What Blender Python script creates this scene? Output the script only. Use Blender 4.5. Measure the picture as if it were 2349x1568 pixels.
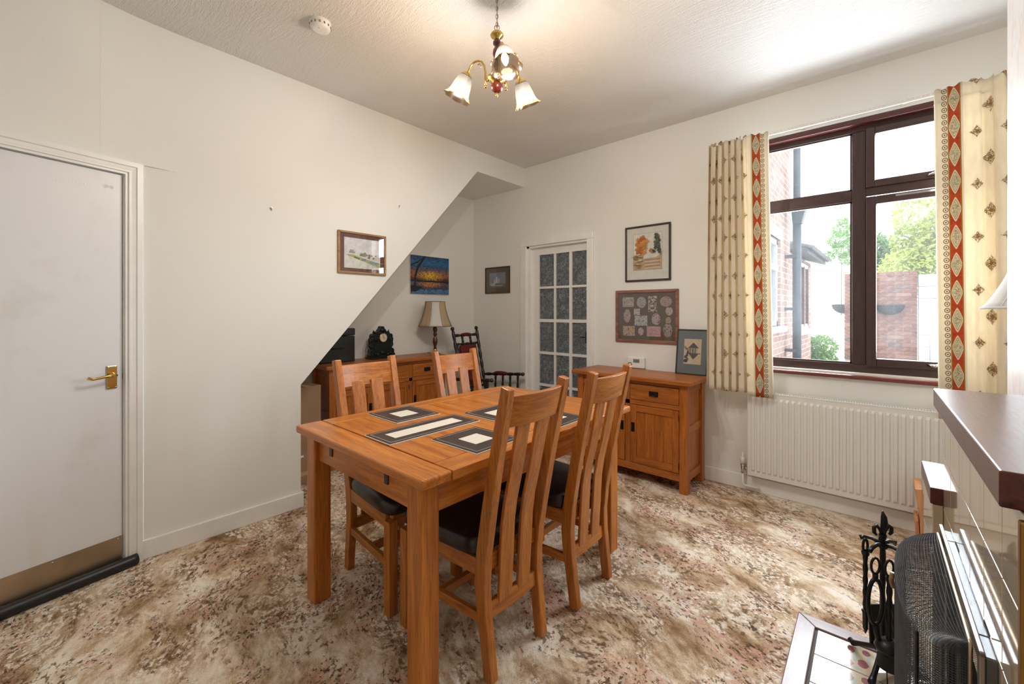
import bpy, bmesh, math, random
from mathutils import Vector, Matrix
random.seed(7)
for o in list(bpy.data.objects): bpy.data.objects.remove(o, do_unlink=True)
SC = bpy.context.scene
COL = SC.collection
PI = math.pi; R = math.radians

# ------------------------------------------------------------------ camera
YAW = R(41.88); CAMZ = 1.29
cam = bpy.data.cameras.new('camera'); cam.sensor_width = 36; cam.lens = 970/2349*36
cam.shift_y = -(784-713)/2349; cam.clip_start = 0.02; cam.clip_end = 400
camo = bpy.data.objects.new('camera', cam); COL.objects.link(camo)
camo.location = (0, 0, CAMZ); camo.rotation_euler = (PI/2, 0, YAW)
SC.camera = camo

# ------------------------------------------------------------------ world, sun, area lights, exposure
w = bpy.data.worlds.new('sky'); SC.world = w; w.use_nodes = True
bg = w.node_tree.nodes['Background']
bg.inputs[0].default_value = (0.90, 0.95, 1.0, 1); bg.inputs[1].default_value = 2.4
SC.view_settings.view_transform = 'Standard'; SC.view_settings.look = 'None'
SC.view_settings.gamma = 1; SC.view_settings.use_curve_mapping = False
SC.view_settings.exposure = 0.42
cy = SC.cycles
cy.max_bounces = 12; cy.diffuse_bounces = 10; cy.glossy_bounces = 3; cy.transmission_bounces = 5; cy.transparent_max_bounces = 10
cy.caustics_reflective = False; cy.caustics_refractive = False; cy.sample_clamp_indirect = 8
cy.use_adaptive_sampling = True; cy.adaptive_threshold = 0.02

def light(name, kind, loc, rot, energy, color=(1, 1, 1), size=None, parent=None):
    l = bpy.data.lights.new(name, kind); l.energy = energy; l.color = color
    if kind == 'AREA': l.shape = 'RECTANGLE'; l.size, l.size_y = size
    elif kind == 'SUN': l.angle = size
    elif size: l.shadow_soft_size = size
    o = bpy.data.objects.new(name, l); COL.objects.link(o)
    o.location = loc; o.rotation_euler = rot
    if parent: o.parent = parent
    return o
light('sun_offscreen', 'SUN', (0, -6, 12), (R(38), 0, R(-25)), 1.8, (1, .96, .90), R(2))
# daylight entering by the dining-room window, at the opening itself
light('window_daylight', 'AREA', (-.15, 3.66, 1.75), (R(-90), 0, 0), 64, (.93, .97, 1.0), (1.1, 1.45))

# ------------------------------------------------------------------ node helpers
class G:
    def __init__(s, name):
        s.m = bpy.data.materials.new(name); s.m.use_nodes = True
        s.t = s.m.node_tree; s.b = s.t.nodes['Principled BSDF']; s.out = s.t.nodes['Material Output']
    def n(s, typ, ins=None, **props):
        nd = s.t.nodes.new('ShaderNode'+typ)
        for k, v in props.items(): setattr(nd, k, v)
        for k, v in (ins or {}).items(): s.set(nd.inputs[k], v)
        return nd
    def set(s, sock, v):
        if hasattr(v, 'is_linked') and hasattr(v, 'node'): s.t.links.new(v, sock)
        else:
            if isinstance(v, (tuple, list)) and sock.type == 'RGBA' and len(v) == 3: v = (*v, 1)
            sock.default_value = v
    def p(s, **kw):
        for k, v in kw.items(): s.set(s.b.inputs[k.replace('_', ' ')], v)
        return s
    def math(s, op, a, b=0.0, c=0.0, clamp=False):
        nd = s.n('Math', {0: a, 1: b, 2: c}, operation=op); nd.use_clamp = clamp
        return nd.outputs[0]
    def ramp(s, fac, stops, interp='LINEAR'):
        nd = s.n('ValToRGB', {0: fac}); cr = nd.color_ramp; cr.interpolation = interp
        while len(cr.elements) < len(stops): cr.elements.new(.5)
        for e, (p, c) in zip(cr.elements, stops):
            e.position = p; e.color = (*c, 1) if len(c) == 3 else c
        return nd.outputs[0]
    def mix(s, fac, a, b):
        nd = s.n('Mix', data_type='RGBA'); s.set(nd.inputs[0], fac); s.set(nd.inputs[6], a); s.set(nd.inputs[7], b)
        return nd.outputs[2]
    def coord(s, kind='Object', scale=(1, 1, 1), rot=(0, 0, 0), rand=False):
        v = s.n('TexCoord').outputs[kind]
        if rand:
            rr = s.n('ObjectInfo').outputs['Random']
            v = s.n('VectorMath', {0: v, 1: s.n('VectorMath', {0: s.n('CombineXYZ', {0: rr, 1: rr, 2: rr}).outputs[0], 1: (7.3, 5.1, 9.7)}, operation='MULTIPLY').outputs[0]}, operation='ADD').outputs[0]
        return s.n('Mapping', {0: v, 2: rot, 3: scale}).outputs[0]
    def noise(s, v, scale, detail=3, rough=.5, dist=0.0, out=0):
        return s.n('TexNoise', {'Vector': v, 'Scale': scale, 'Detail': detail, 'Roughness': rough, 'Distortion': dist}).outputs[out]
    def bump(s, h, strength=.3, dist=.01):
        s.t.links.new(s.n('Bump', {'Height': h, 'Strength': strength, 'Distance': dist}).outputs[0], s.b.inputs['Normal'])
        return s

def plain(name, col, rough=.5, metal=0, spec=.5, var=.06, vscale=20, bump=0):
    g = G(name); nz = g.noise(g.coord(), vscale, 3)
    a = tuple(max(0, c*(1-var)) for c in col); b = tuple(min(1, c*(1+var)) for c in col)
    g.p(Base_Color=g.ramp(nz, [(.3, a), (.7, b)]), Roughness=rough, Metallic=metal, Specular_IOR_Level=spec)
    if bump: g.bump(nz, bump, .004)
    return g.m

def wood(name, light_c, dark_c, axis='x', rough=.38, coat=.15, sc=1.0, bmp=.12):
    g = G(name)
    s = [17*sc]*3; s['xyz'.index(axis)] = 1.1*sc
    v = g.coord(scale=tuple(s), rand=True)
    n1 = g.noise(v, 1.6, 3, .6, .7); n2 = g.noise(v, 9, 2, .7)
    mid = tuple((a+b)/2 for a, b in zip(light_c, dark_c))
    c1 = g.ramp(n1, [(.3, dark_c), (.48, mid), (.68, light_c)])
    c2 = g.mix(g.math('MULTIPLY', g.ramp(n2, [(.38, (1, 1, 1)), (.5, (0, 0, 0))]), .45), c1, tuple(c*.55 for c in dark_c))
    g.p(Base_Color=c2, Roughness=g.math('ADD', rough-.06, g.math('MULTIPLY', n2, .14)), Coat_Weight=coat, Coat_Roughness=.22)
    g.bump(n2, bmp, .002)
    return g.m

M = {}
OAK_L, OAK_D = (.62, .220, .032), (.38, .108, .011)
CH_L, CH_D = (.56, .205, .034), (.32, .094, .010)
SB_L, SB_D = (.50, .158, .022), (.26, .068, .008)
for ax in 'xyz':
    M['oak_'+ax] = wood('oak_'+ax, OAK_L, OAK_D, ax, .30, .10)
    M['chair_'+ax] = wood('chair_oak_'+ax, CH_L, CH_D, ax, .38, .12)
    M['side_'+ax] = wood('sideboard_oak_'+ax, SB_L, SB_D, ax, .4, .1)
    M['maho_'+ax] = wood('mahogany_'+ax, (.115, .022, .017), (.058, .010, .008), ax, .30, .12, 1.0, .02)
    M['brownframe_'+ax] = wood('brown_upvc_'+ax, (.060, .026, .022), (.032, .013, .012), ax, .38, .15, 1.6)
M['sill'] = wood('sill_red_wood', (.20, .035, .026), (.12, .020, .016), 'x', .28, .4)
M['slat_pale'] = wood('pale_pine', (.62, .30, .13), (.45, .19, .07), 'z', .5, 0)
M['maho_dark'] = wood('dark_turned_wood', (.016, .010, .008), (.007, .005, .004), 'z', .3, .3)
M['lampwood'] = wood('lamp_mahogany', (.10, .012, .008), (.045, .006, .005), 'z', .22, .5)
M['frame_gold'] = wood('gilt_wood', (.42, .25, .11), (.26, .145, .055), 'x', .4, .1)
M['frame_dark'] = wood('dark_brown_frame', (.045, .026, .018), (.022, .013, .009), 'x', .4, .1)
M['frame_pinkbrown'] = wood('pink_brown_frame', (.34, .155, .115), (.13, .05, .035), 'x', .45, 0, 2.5)
M['frame_olive'] = wood('olive_brown_frame', (.085, .055, .030), (.05, .032, .018), 'x', .45, 0)
M['hearthwood'] = wood('hearth_pink_wood', (.30, .19, .185), (.185, .11, .105), 'y', .3, .35, .7)
M['hearthwood_x'] = wood('hearth_pink_wood_x', (.30, .19, .185), (.185, .11, .105), 'x', .3, .35, .7)

def wallmat(name, col, amt=.05, bump=.10):
    g = G(name); v = g.coord()
    n = g.noise(v, 1.3, 2); f = g.noise(g.coord(scale=(90, 90, 14)), 4, 1)
    a = tuple(c*(1-amt) for c in col)
    g.p(Base_Color=g.ramp(n, [(.3, a), (.7, col)]), Roughness=.72, Specular_IOR_Level=.25)
    g.bump(f, bump, .003); return g.m
M['wall'] = wallmat('cream_wallpaper', (.785, .79, .762), .025)
M['gloss_white'] = plain('white_gloss_paint', (.80, .805, .79), .32, var=.035, vscale=9, bump=.05)
M['door_white'] = None
def door_mat():
    g = G('white_door_paint'); v = g.coord()
    st = g.noise(v, 3.2, 4, .6); st2 = g.noise(g.coord(scale=(1, 1, .35)), 7, 4)
    c = g.mix(g.math('MULTIPLY', g.ramp(st, [(.55, (0, 0, 0)), (.78, (1, 1, 1))]), .55), (.755, .775, .80), (.60, .585, .53))
    c = g.mix(g.math('MULTIPLY', g.ramp(st2, [(.6, (0, 0, 0)), (.8, (1, 1, 1))]), .4), c, (.64, .63, .58))
    g.p(Base_Color=c, Roughness=.35); g.bump(g.noise(v, 60, 2), .05, .002); return g.m
M['door_white'] = door_mat()

def ceil_mat():
    g = G('combed_artex_ceiling')
    v = g.coord(scale=(1, 1, 1)); wv = g.noise(v, 1.4, 2, out=1)
    vv = g.n('VectorMath', {0: v, 1: g.n('VectorMath', {0: wv, 'Scale': .25}, operation='SCALE').outputs[0]}, operation='ADD').outputs[0]
    st = g.n('Mapping', {0: vv, 2: (0, 0, R(20)), 3: (9, 75, 40)}).outputs[0]
    rid = g.noise(st, 1.0, 3, .65); fine = g.noise(g.coord(), 130, 1, .6)
    h = g.math('ADD', g.math('MULTIPLY', rid, .9), g.math('MULTIPLY', fine, .6))
    n = g.noise(v, 1.1, 4)
    c = g.ramp(n, [(.3, (.68, .67, .655)), (.7, (.75, .745, .735))])
    g.p(Base_Color=c, Roughness=.8, Specular_IOR_Level=.2); g.bump(h, .55, .012); return g.m
M['ceiling'] = ceil_mat()

def carpet_mat():
    g = G('floral_carpet')
    v = g.coord(rot=(0, 0, R(-62)), scale=(1, 1, 1))
    warp = g.n('VectorMath', {0: g.noise(v, 2.6, 1, out=1), 'Scale': .16}, operation='SCALE').outputs[0]
    vw = g.n('VectorMath', {0: v, 1: warp}, operation='ADD').outputs[0]
    vs = g.n('Mapping', {0: vw, 3: (2.0, 1, 1)}).outputs[0]
    tuft = g.noise(g.coord(), 260, 1, .7); tf = g.math('SUBTRACT', tuft, .5)
    big = g.math('ADD', g.noise(vs, 3.4, 6, .72), g.math('MULTIPLY', tf, .20))
    c = g.ramp(big, [(.34, (.23, .135, .066)), (.43, (.40, .270, .160)), (.49, (.54, .40, .265)), (.56, (.72, .60, .455)), (.64, (.86, .79, .68))])
    cl = g.n('SeparateColor', {0: g.noise(g.n('Mapping', {0: vw, 1: (4.1, 2.2, 0), 3: (1.7, 1, 1)}).outputs[0], 3.6, 3, .6, 0, 1)}).outputs
    def dots(seed, sc, lo, hi): return g.ramp(g.math('ADD', g.noise(g.n('Mapping', {0: vw, 1: (seed, seed*1.7, 0), 3: (1.6, 1, 1)}).outputs[0], sc, 2, .7), g.math('MULTIPLY', tf, .16)), [(lo, (0, 0, 0)), (hi, (1, 1, 1))])
    def zone(k, lo, hi): return g.ramp(cl[k], [(lo, (0, 0, 0)), (hi, (1, 1, 1))])
    c = g.mix(g.math('MULTIPLY', g.math('MULTIPLY', zone(0, .50, .60), dots(1.3, 26, .44, .56)), .75), c, (.62, .37, .29))
    c = g.mix(g.math('MULTIPLY', g.math('MULTIPLY', zone(2, .46, .56), dots(5.7, 38, .50, .58)), .85), c, (.88, .82, .73))
    c = g.mix(g.math('MULTIPLY', g.math('MULTIPLY', zone(1, .48, .58), dots(9.1, 30, .52, .60)), .80), c, (.115, .062, .030))
    c = g.mix(g.math('MULTIPLY', g.math('MULTIPLY', zone(0, .47, .55), dots(3.9, 46, .56, .62)), .85), c, (.060, .032, .018))
    g.p(Base_Color=c, Roughness=.95, Specular_IOR_Level=.1); g.bump(tuft, .4, .006); return g.m
M['carpet'] = carpet_mat()

M['leather'] = plain('dark_brown_leather', (.020, .012, .011), .28, var=.3, vscale=30, bump=.08)
M['brass'] = plain('polished_brass', (.62, .42, .13), .22, 1, var=.12)
M['brass_old'] = plain('aged_brass_plate', (.50, .41, .30), .40, 1, var=.2, vscale=4)
M['chrome'] = plain('chrome', (.7, .71, .72), .15, 1, var=.03)
M['iron'] = plain('black_iron', (.012, .013, .015), .38, .4, var=.3, bump=.1)
M['black_handle'] = plain('black_iron_handle', (.010, .009, .009), .45, .3, var=.3, bump=.15)
M['rubber'] = plain('black_vinyl_tube', (.012, .013, .015), .42, var=.2)
M['black_case'] = plain('black_gloss_plastic', (.010, .013, .015), .16, var=.5, vscale=7)
M['cardboard'] = plain('brown_cardboard', (.30, .185, .105), .8, var=.10, vscale=6)
M['tape'] = plain('pale_tape', (.46, .34, .22), .4)
M['plastic_white'] = plain('white_plastic', (.80, .80, .78), .4, var=.02)
M['plastic_cream'] = plain('cream_plastic', (.74, .71, .63), .45, var=.03)
M['lcd'] = plain('lcd_grey', (.17, .19, .19), .3)
M['rad'] = plain('radiator_enamel', (.74, .735, .70), .35, var=.02, vscale=5)
M['dark'] = plain('soot_black', (.012, .011, .010), .8)
M['red_cloth'] = plain('crimson_velour', (.115, .007, .012), .75, var=.25, vscale=40, bump=.15)
M['mat_brown'] = plain('dark_brown_leather_mat', (.040, .030, .027), .42, var=.12, vscale=60, bump=.1)
M['mat_white'] = plain('cream_stitched_mat', (.72, .67, .58), .55, var=.04, vscale=80, bump=.1)
M['black_wood'] = M['maho_dark']
M['concrete'] = plain('pale_concrete', (.50, .49, .47), .85, var=.12, vscale=2, bump=.2)
M['render_white'] = plain('white_render', (.78, .77, .75), .8, var=.05, vscale=3)
M['pier'] = plain('grey_painted_block', (.50, .52, .56), .8, var=.06, vscale=6)
M['mortar'] = plain('mortar', (.42, .37, .33), .9, var=.1, vscale=30)
M['field'] = plain('pale_field', (.62, .62, .42), .9, var=.1, vscale=.3)
M['outpaint'] = plain('white_joinery', (.66, .68, .70), .4)
M['pipe_black'] = plain('black_downpipe', (.03, .045, .055), .35)
M['slate'] = plain('grey_roof_tile', (.12, .125, .135), .7, var=.2, vscale=9)
M['bark'] = plain('bark', (.12, .09, .06), .9)

def brickmat(name, per_object=False):
    g = G(name)
    if per_object:
        r = g.n('ObjectInfo').outputs['Random']; n = g.noise(g.coord(), 14, 4)
        c = g.ramp(r, [(0, (.15, .050, .034)), (.3, (.24, .095, .062)), (.6, (.18, .066, .044)), (.85, (.30, .16, .12)), (1, (.075, .045, .042))])
        c = g.mix(g.ramp(n, [(.45, (0, 0, 0)), (.75, (.6, .6, .6))]), c, (.34, .25, .21))
        g.p(Base_Color=c, Roughness=.9); g.bump(n, .3, .01)
    else:
        v = g.n('TexCoord').outputs['Object']; s = g.n('SeparateXYZ', {0: v})
        vv = g.n('CombineXYZ', {0: s.outputs[1], 1: s.outputs[2], 2: 0}).outputs[0]
        b = g.n('TexBrick', {'Vector': vv, 'Color1': (.36, .19, .14), 'Color2': (.46, .30, .24), 'Mortar': (.55, .52, .48), 'Scale': 1.0, 'Mortar Size': .006, 'Brick Width': .225, 'Row Height': .075})
        g.p(Base_Color=b.outputs[0], Roughness=.9); g.bump(g.math('SUBTRACT', 1.0, b.outputs[1]), .5, .01)
    return g.m
M['brick'] = brickmat('red_brick', True); M['brickwall'] = brickmat('house_brickwork')

def leafmat(name, a, b, tr=.35):
    g = G(name); r = g.noise(g.coord(), 1.2, 3); r2 = g.noise(g.coord(), 25, 2)
    c = g.mix(g.ramp(r2, [(.35, (0, 0, 0)), (.65, (1, 1, 1))]), g.ramp(r, [(.35, a), (.65, b)]), b)
    g.p(Base_Color=c, Roughness=.6)
    t = g.n('BsdfTranslucent', {0: c}); mx = g.n('MixShader', {0: tr, 1: g.b.outputs[0], 2: t.outputs[0]})
    g.t.links.new(mx.outputs[0], g.out.inputs[0]); return g.m
M['leaf_yellow'] = leafmat('yellow_green_leaves', (.20, .30, .05), (.46, .50, .12))
M['leaf_dark'] = leafmat('dark_green_leaves', (.08, .17, .06), (.17, .28, .10))
M['leaf_mid'] = leafmat('mid_green_leaves', (.10, .24, .05), (.24, .40, .12))

def glass_thin(name, tint=(.97, .985, 1.0), refl=.09, rough=0.0, veil=0.0):
    g = G(name); g.t.nodes.remove(g.b)
    tr = g.n('BsdfTransparent', {0: tint}); gl = g.n('BsdfGlossy', {'Color': (1, 1, 1), 'Roughness': rough})
    lw = g.n('LayerWeight', {0: .12}); f = g.math('ADD', refl*.5, g.math('MULTIPLY', lw.outputs[0], refl*5), clamp=True)
    if veil:      # pale haze mixed into the glass, imitating flare over the view
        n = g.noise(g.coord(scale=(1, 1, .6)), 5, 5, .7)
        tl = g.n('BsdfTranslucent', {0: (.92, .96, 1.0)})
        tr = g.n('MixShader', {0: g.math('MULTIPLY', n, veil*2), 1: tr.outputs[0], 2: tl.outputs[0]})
    mx = g.n('MixShader', {0: f, 1: tr.outputs[0], 2: gl.outputs[0]}); g.t.links.new(mx.outputs[0], g.out.inputs[0]); return g.m
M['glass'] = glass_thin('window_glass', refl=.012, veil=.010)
M['picture_glass'] = glass_thin('picture_glass', (1, 1, 1), .05)
def pattern_glass():
    g = G('patterned_obscure_glass'); v = g.coord()
    wv = g.n('VectorMath', {0: v, 1: g.n('VectorMath', {0: g.noise(v, 9, 2, out=1), 'Scale': .16}, operation='SCALE').outputs[0]}, operation='ADD').outputs[0]
    n = g.noise(wv, 17, 2, .5, 1.6)
    h = g.math('ABSOLUTE', g.math('SUBTRACT', n, .5))
    g.p(Base_Color=(.80, .86, .88), Roughness=.12, Transmission_Weight=.85, IOR=1.45, Specular_IOR_Level=.6)
    g.bump(h, .9, .07); return g.m
M['obscure'] = pattern_glass()

def emit(name, col, s):
    g = G(name); g.p(Base_Color=col, Emission_Color=col, Emission_Strength=s, Roughness=.3); return g.m
M['bulb'] = emit('lit_candle_bulb', (1.0, .84, .58), 7)

def shade_glass():
    g = G('amber_frosted_glass'); z = g.n('SeparateXYZ', {0: g.n('TexCoord').outputs['Object']}).outputs[2]
    t = g.n('MapRange', {0: z, 1: -.125, 2: -.01, 3: 0, 4: 1}).outputs[0]
    c = g.ramp(t, [(0, (.72, .42, .12)), (.35, (.60, .42, .24)), (.7, (.46, .42, .39)), (1, (.50, .48, .46))])
    tl = g.n('BsdfTranslucent', {0: g.mix(.88, c, (0, 0, 0))}); tp = g.n('BsdfTransparent', {0: g.mix(.2, c, (1, 1, 1))}); gl = g.n('BsdfGlossy', {'Color': (1, 1, 1), 'Roughness': .12})
    m1 = g.n('MixShader', {0: .55, 1: tl.outputs[0], 2: tp.outputs[0]})
    m2 = g.n('MixShader', {0: .10, 1: m1.outputs[0], 2: gl.outputs[0]}); g.t.nodes.remove(g.b)
    g.t.links.new(m2.outputs[0], g.out.inputs[0]); return g.m
M['shade_glass'] = shade_glass()
def fabric_shade(name, c):
    g = G(name); g.p(Base_Color=c, Roughness=.85); t = g.n('BsdfTranslucent', {0: c})
    mx = g.n('MixShader', {0: .3, 1: g.b.outputs[0], 2: t.outputs[0]}); g.t.links.new(mx.outputs[0], g.out.inputs[0])
    g.bump(g.noise(g.coord(scale=(200, 200, 30)), 3, 2), .1, .001); return g.m
M['shade_white'] = fabric_shade('white_silk_shade', (.80, .79, .76))
M['shade_cream'] = fabric_shade('cream_silk_shade', (.60, .47, .30))
M['shade_braid'] = plain('brown_braid', (.16, .11, .07), .8)
M['breast'] = None
def breast_mat():
    g = G('pink_flecked_wallpaper'); v = g.coord(scale=(1, 1, 1))
    a = g.noise(g.coord(scale=(40, 40, 9)), 2.4, 4, .6, .5); b = g.noise(g.coord(scale=(16, 16, 4)), 1.8, 3)
    c = g.mix(g.ramp(b, [(.5, (0, 0, 0)), (.68, (.75, .75, .75))]), (.74, .735, .72), (.72, .55, .50))
    c = g.mix(g.ramp(a, [(.60, (0, 0, 0)), (.70, (.5, .5, .5))]), c, (.45, .36, .36))
    g.p(Base_Color=c, Roughness=.42); g.bump(a, .1, .002); return g.m
M['breast'] = breast_mat()
def tile_mat(name, a, b, rough=.07):
    g = G(name); n = g.noise(g.coord(rand=True), 7, 4, .6)
    g.p(Base_Color=g.ramp(n, [(.35, a), (.65, b)]), Roughness=rough, Specular_IOR_Level=.8, Coat_Weight=.6, Coat_Roughness=.03); return g.m
M['tile_beige'] = tile_mat('beige_glazed_tile', (.46, .37, .265), (.54, .445, .33))
M['tile_cream'] = tile_mat('cream_glazed_tile', (.62, .58, .49), (.66, .62, .54), .06)
M['grout'] = plain('pale_grout', (.56, .53, .47), .8)
M['grout_dark'] = plain('dark_grout', (.11, .10, .095), .8)
M['tile_red'] = plain('crimson_glaze', (.30, .12, .13), .08); M['tile_green'] = plain('sage_glaze', (.40, .44, .39), .08)
M['tile_tan'] = plain('tan_glaze', (.55, .46, .33), .08)
M['green_bronze'] = plain('green_black_bronze', (.010, .017, .015), .3, .5, var=.5, vscale=25, bump=.5)
M['dial'] = plain('clock_dial', (.66, .57, .42), .4)
M['track'] = plain('white_curtain_track', (.78, .77, .74), .4, var=.1, vscale=150)

# ------------------------------------------------------------------ mesh helpers
class MB:
    def __init__(s): s.v = []; s.f = []; s.sm = []; s.mi = []
    def add(s, vs, fs, smooth=False, mi=0):
        o = len(s.v); s.v += [tuple(q) for q in vs]
        for f in fs: s.f.append([i+o for i in f]); s.sm.append(smooth); s.mi.append(mi)
        return s
    def box(s, x0, y0, z0, x1, y1, z1, mi=0):
        if x0 > x1: x0, x1 = x1, x0
        if y0 > y1: y0, y1 = y1, y0
        if z0 > z1: z0, z1 = z1, z0
        return s.add([(x0, y0, z0), (x1, y0, z0), (x1, y1, z0), (x0, y1, z0), (x0, y0, z1), (x1, y0, z1), (x1, y1, z1), (x0, y1, z1)],
                     [(3, 2, 1, 0), (4, 5, 6, 7), (0, 1, 5, 4), (1, 2, 6, 5), (2, 3, 7, 6), (3, 0, 4, 7)], False, mi)
    def tube(s, path, r, n=8, mi=0, cap=True, smooth=True):
        P = [Vector(q) for q in path]; k = len(P)
        rr = r if isinstance(r, (list, tuple)) else [r]*k
        vs = []; u = None
        for i, q in enumerate(P):
            t = (P[min(i+1, k-1)]-P[max(i-1, 0)])
            t = t.normalized() if t.length > 1e-9 else Vector((0, 0, 1))
            if u is None: u = t.orthogonal().normalized()
            else:
                u = u-t*u.dot(t); u = u.normalized() if u.length > 1e-6 else t.orthogonal().normalized()
            b = t.cross(u)
            for j in range(n):
                a = 2*PI*j/n; vs.append(q+(u*math.cos(a)+b*math.sin(a))*rr[i])
        fs = [(i*n+j, i*n+(j+1) % n, (i+1)*n+(j+1) % n, (i+1)*n+j) for i in range(k-1) for j in range(n)]
        s.add(vs, fs, smooth, mi)
        if cap:
            o = len(s.v)-len(vs)
            s.f.append([o+j for j in range(n)][::-1]); s.sm.append(False); s.mi.append(mi)
            s.f.append([o+(k-1)*n+j for j in range(n)]); s.sm.append(False); s.mi.append(mi)
        return s
    def lathe(s, prof, n=20, mat=None, mi=0, smooth=True, rf=None):
        mat = mat or Matrix.Identity(4); vs = []; k = len(prof)
        for i, (r, z) in enumerate(prof):
            for j in range(n):
                a = 2*PI*j/n; q = r*(rf(a, i/(k-1)) if rf else 1)
                vs.append(mat @ Vector((q*math.cos(a), q*math.sin(a), z)))
        fs = [(i*n+j, i*n+(j+1) % n, (i+1)*n+(j+1) % n, (i+1)*n+j) for i in range(k-1) for j in range(n)]
        return s.add(vs, fs, smooth, mi)
    def sweep(s, path, wdir, wd, th, mi=0, smooth=False):
        P = [Vector(q) for q in path]; k = len(P); wv = Vector(wdir).normalized(); vs = []
        wl = wd if isinstance(wd, (list, tuple)) else [wd]*k
        tl = th if isinstance(th, (list, tuple)) else [th]*k
        for i, q in enumerate(P):
            t = (P[min(i+1, k-1)]-P[max(i-1, 0)]).normalized(); nn = t.cross(wv).normalized()
            a, b = wv*wl[i]/2, nn*tl[i]/2
            vs += [q-a-b, q+a-b, q+a+b, q-a+b]
        fs = [(i*4+j, i*4+(j+1) % 4, i*4+4+(j+1) % 4, i*4+4+j) for i in range(k-1) for j in range(4)]
        fs += [(3, 2, 1, 0), tuple((k-1)*4+j for j in range(4))]
        return s.add(vs, fs, smooth, mi)
    def prism(s, poly, fn, d0, d1, mi=0):
        n = len(poly); vs = [fn(a, b, d0) for a, b in poly]+[fn(a, b, d1) for a, b in poly]
        fs = [tuple(range(n))[::-1], tuple(range(n, 2*n))]+[(i, (i+1) % n, n+(i+1) % n, n+i) for i in range(n)]
        return s.add(vs, fs, False, mi)
    def mesh(s, name, mats):
        me = bpy.data.meshes.new(name); me.from_pydata(s.v, [], s.f)
        for m in (mats if isinstance(mats, (list, tuple)) else [mats]): me.materials.append(m)
        me.polygons.foreach_set('use_smooth', s.sm); me.polygons.foreach_set('material_index', s.mi)
        bm = bmesh.new(); bm.from_mesh(me); bmesh.ops.recalc_face_normals(bm, faces=bm.faces); bm.to_mesh(me); bm.free()
        me.update(); return me
    def build(s, name, mats, parent=None, bev=0, seg=2, loc=None, rot=None):
        return link(name, s.mesh(name, mats), parent, bev, seg, loc, rot)
def link(name, me, parent=None, bev=0, seg=2, loc=None, rot=None):
    o = bpy.data.objects.new(name, me); COL.objects.link(o)
    if parent: o.parent = parent
    if loc: o.location = loc
    if rot: o.rotation_euler = rot
    if bev:
        m = o.modifiers.new('bevel', 'BEVEL'); m.width = bev; m.segments = seg; m.limit_method = 'ANGLE'; m.angle_limit = R(40)
    return o
def tag(o, label, cat, group=None):
    o['label'] = label; o['category'] = cat
    if group: o['group'] = group
    return o
def thing(name, label, cat, loc=(0, 0, 0), rz=0, group=None):
    o = bpy.data.objects.new(name, None); COL.objects.link(o); o.empty_display_size = .05
    o.location = loc; o.rotation_euler = (0, 0, rz); return tag(o, label, cat, group)
def struct(o): o['kind'] = 'structure'; return o
def sempty(name, loc=(0, 0, 0), rz=0):
    o = bpy.data.objects.new(name, None); COL.objects.link(o); o.location = loc; o.rotation_euler = (0, 0, rz); return struct(o)
def box(name, b, mat, parent=None, bev=0, **k): return MB().box(*b).build(name, mat, parent, bev, **k)
def copy_tree(o, parent=None):
    c = o.copy(); COL.objects.link(c)
    if parent: c.parent = parent
    for ch in list(o.children): copy_tree(ch, c)
    return c
def sph(mb, c, r, n=12, mi=0, sq=(1, 1, 1)):
    k = n//2+1; prof = [(max(1e-5, math.sin(PI*i/(k-1)))*r, -math.cos(PI*i/(k-1))*r) for i in range(k)]
    return mb.lathe(prof, n, Matrix.Translation(Vector(c)) @ Matrix.Diagonal((*sq, 1)), mi)
LEFT = R(90)     # local x runs right along the left wall, local -y points into the room

# ------------------------------------------------------------------ room shell
XL, YW, HC = -2.90, 3.43, 2.80
XA = -3.69                                  # back wall of the recess under the stairs
BEND = (XL, .36); DTH = R(13.4)             # the wall with the white door turns in slightly here
struct(box('floor', (XA-.12, -1.6, -.08, .80, YW+.02, 0), M['carpet']))
struct(box('ceiling', (XL-.12, -1.6, HC, .80, YW+.02, HC+.08), M['ceiling']))
def cells(mb, xs, zs, hole, y0, y1):
    for i in range(len(xs)-1):
        for j in range(len(zs)-1):
            cx, cz = (xs[i]+xs[i+1])/2, (zs[j]+zs[j+1])/2
            if not any(a < cx < b and c < cz < d for a, b, c, d in hole): mb.box(xs[i], y0, zs[j], xs[i+1], y1, zs[j+1])
    return mb
WX0, WX1, WZ0, WZ1 = -.745, .47, .90, 2.50
DX0, DX1, DZ1 = -2.862, -2.122, 1.966
mb = cells(MB(), [XA-.12, DX0, DX1, WX0, WX1, .80], [0, WZ0, DZ1, WZ1, HC], [(DX0, DX1, -1, DZ1), (WX0, WX1, WZ0, WZ1)], YW, YW+.26)
struct(mb.build('wall_window', M['wall']))
# left wall with the diagonal cut below the stairs
poly = [(.36, 0), (1.147, 0), (1.147, .804), (2.746, 2.603), (YW, 2.603), (YW, HC), (.36, HC)]
struct(MB().prism(poly, lambda a, b, d: (d, a, b), XL-.09, XL).build('wall_left', M['wall']))
mb = MB(); sl = Vector((0, 1.599, 1.799)).normalized(); nn = Vector((0, -sl.z, sl.y))
q = [(1.147, .804), (2.746, 2.603), (YW, 2.603), (YW, 2.69), (2.72, 2.69), (1.06, .86)]
struct(MB().prism(q, lambda a, b, d: (d, a, b), XA, XL-.09).build('ceiling_stairs', M['wall']))
struct(box('wall_recess', (XA-.12, .6, 0, XA, YW, HC), M['wall']))
struct(box('wall_recess_end', (XA, .6, 0, XL-.09, .68, HC), M['wall']))
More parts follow.
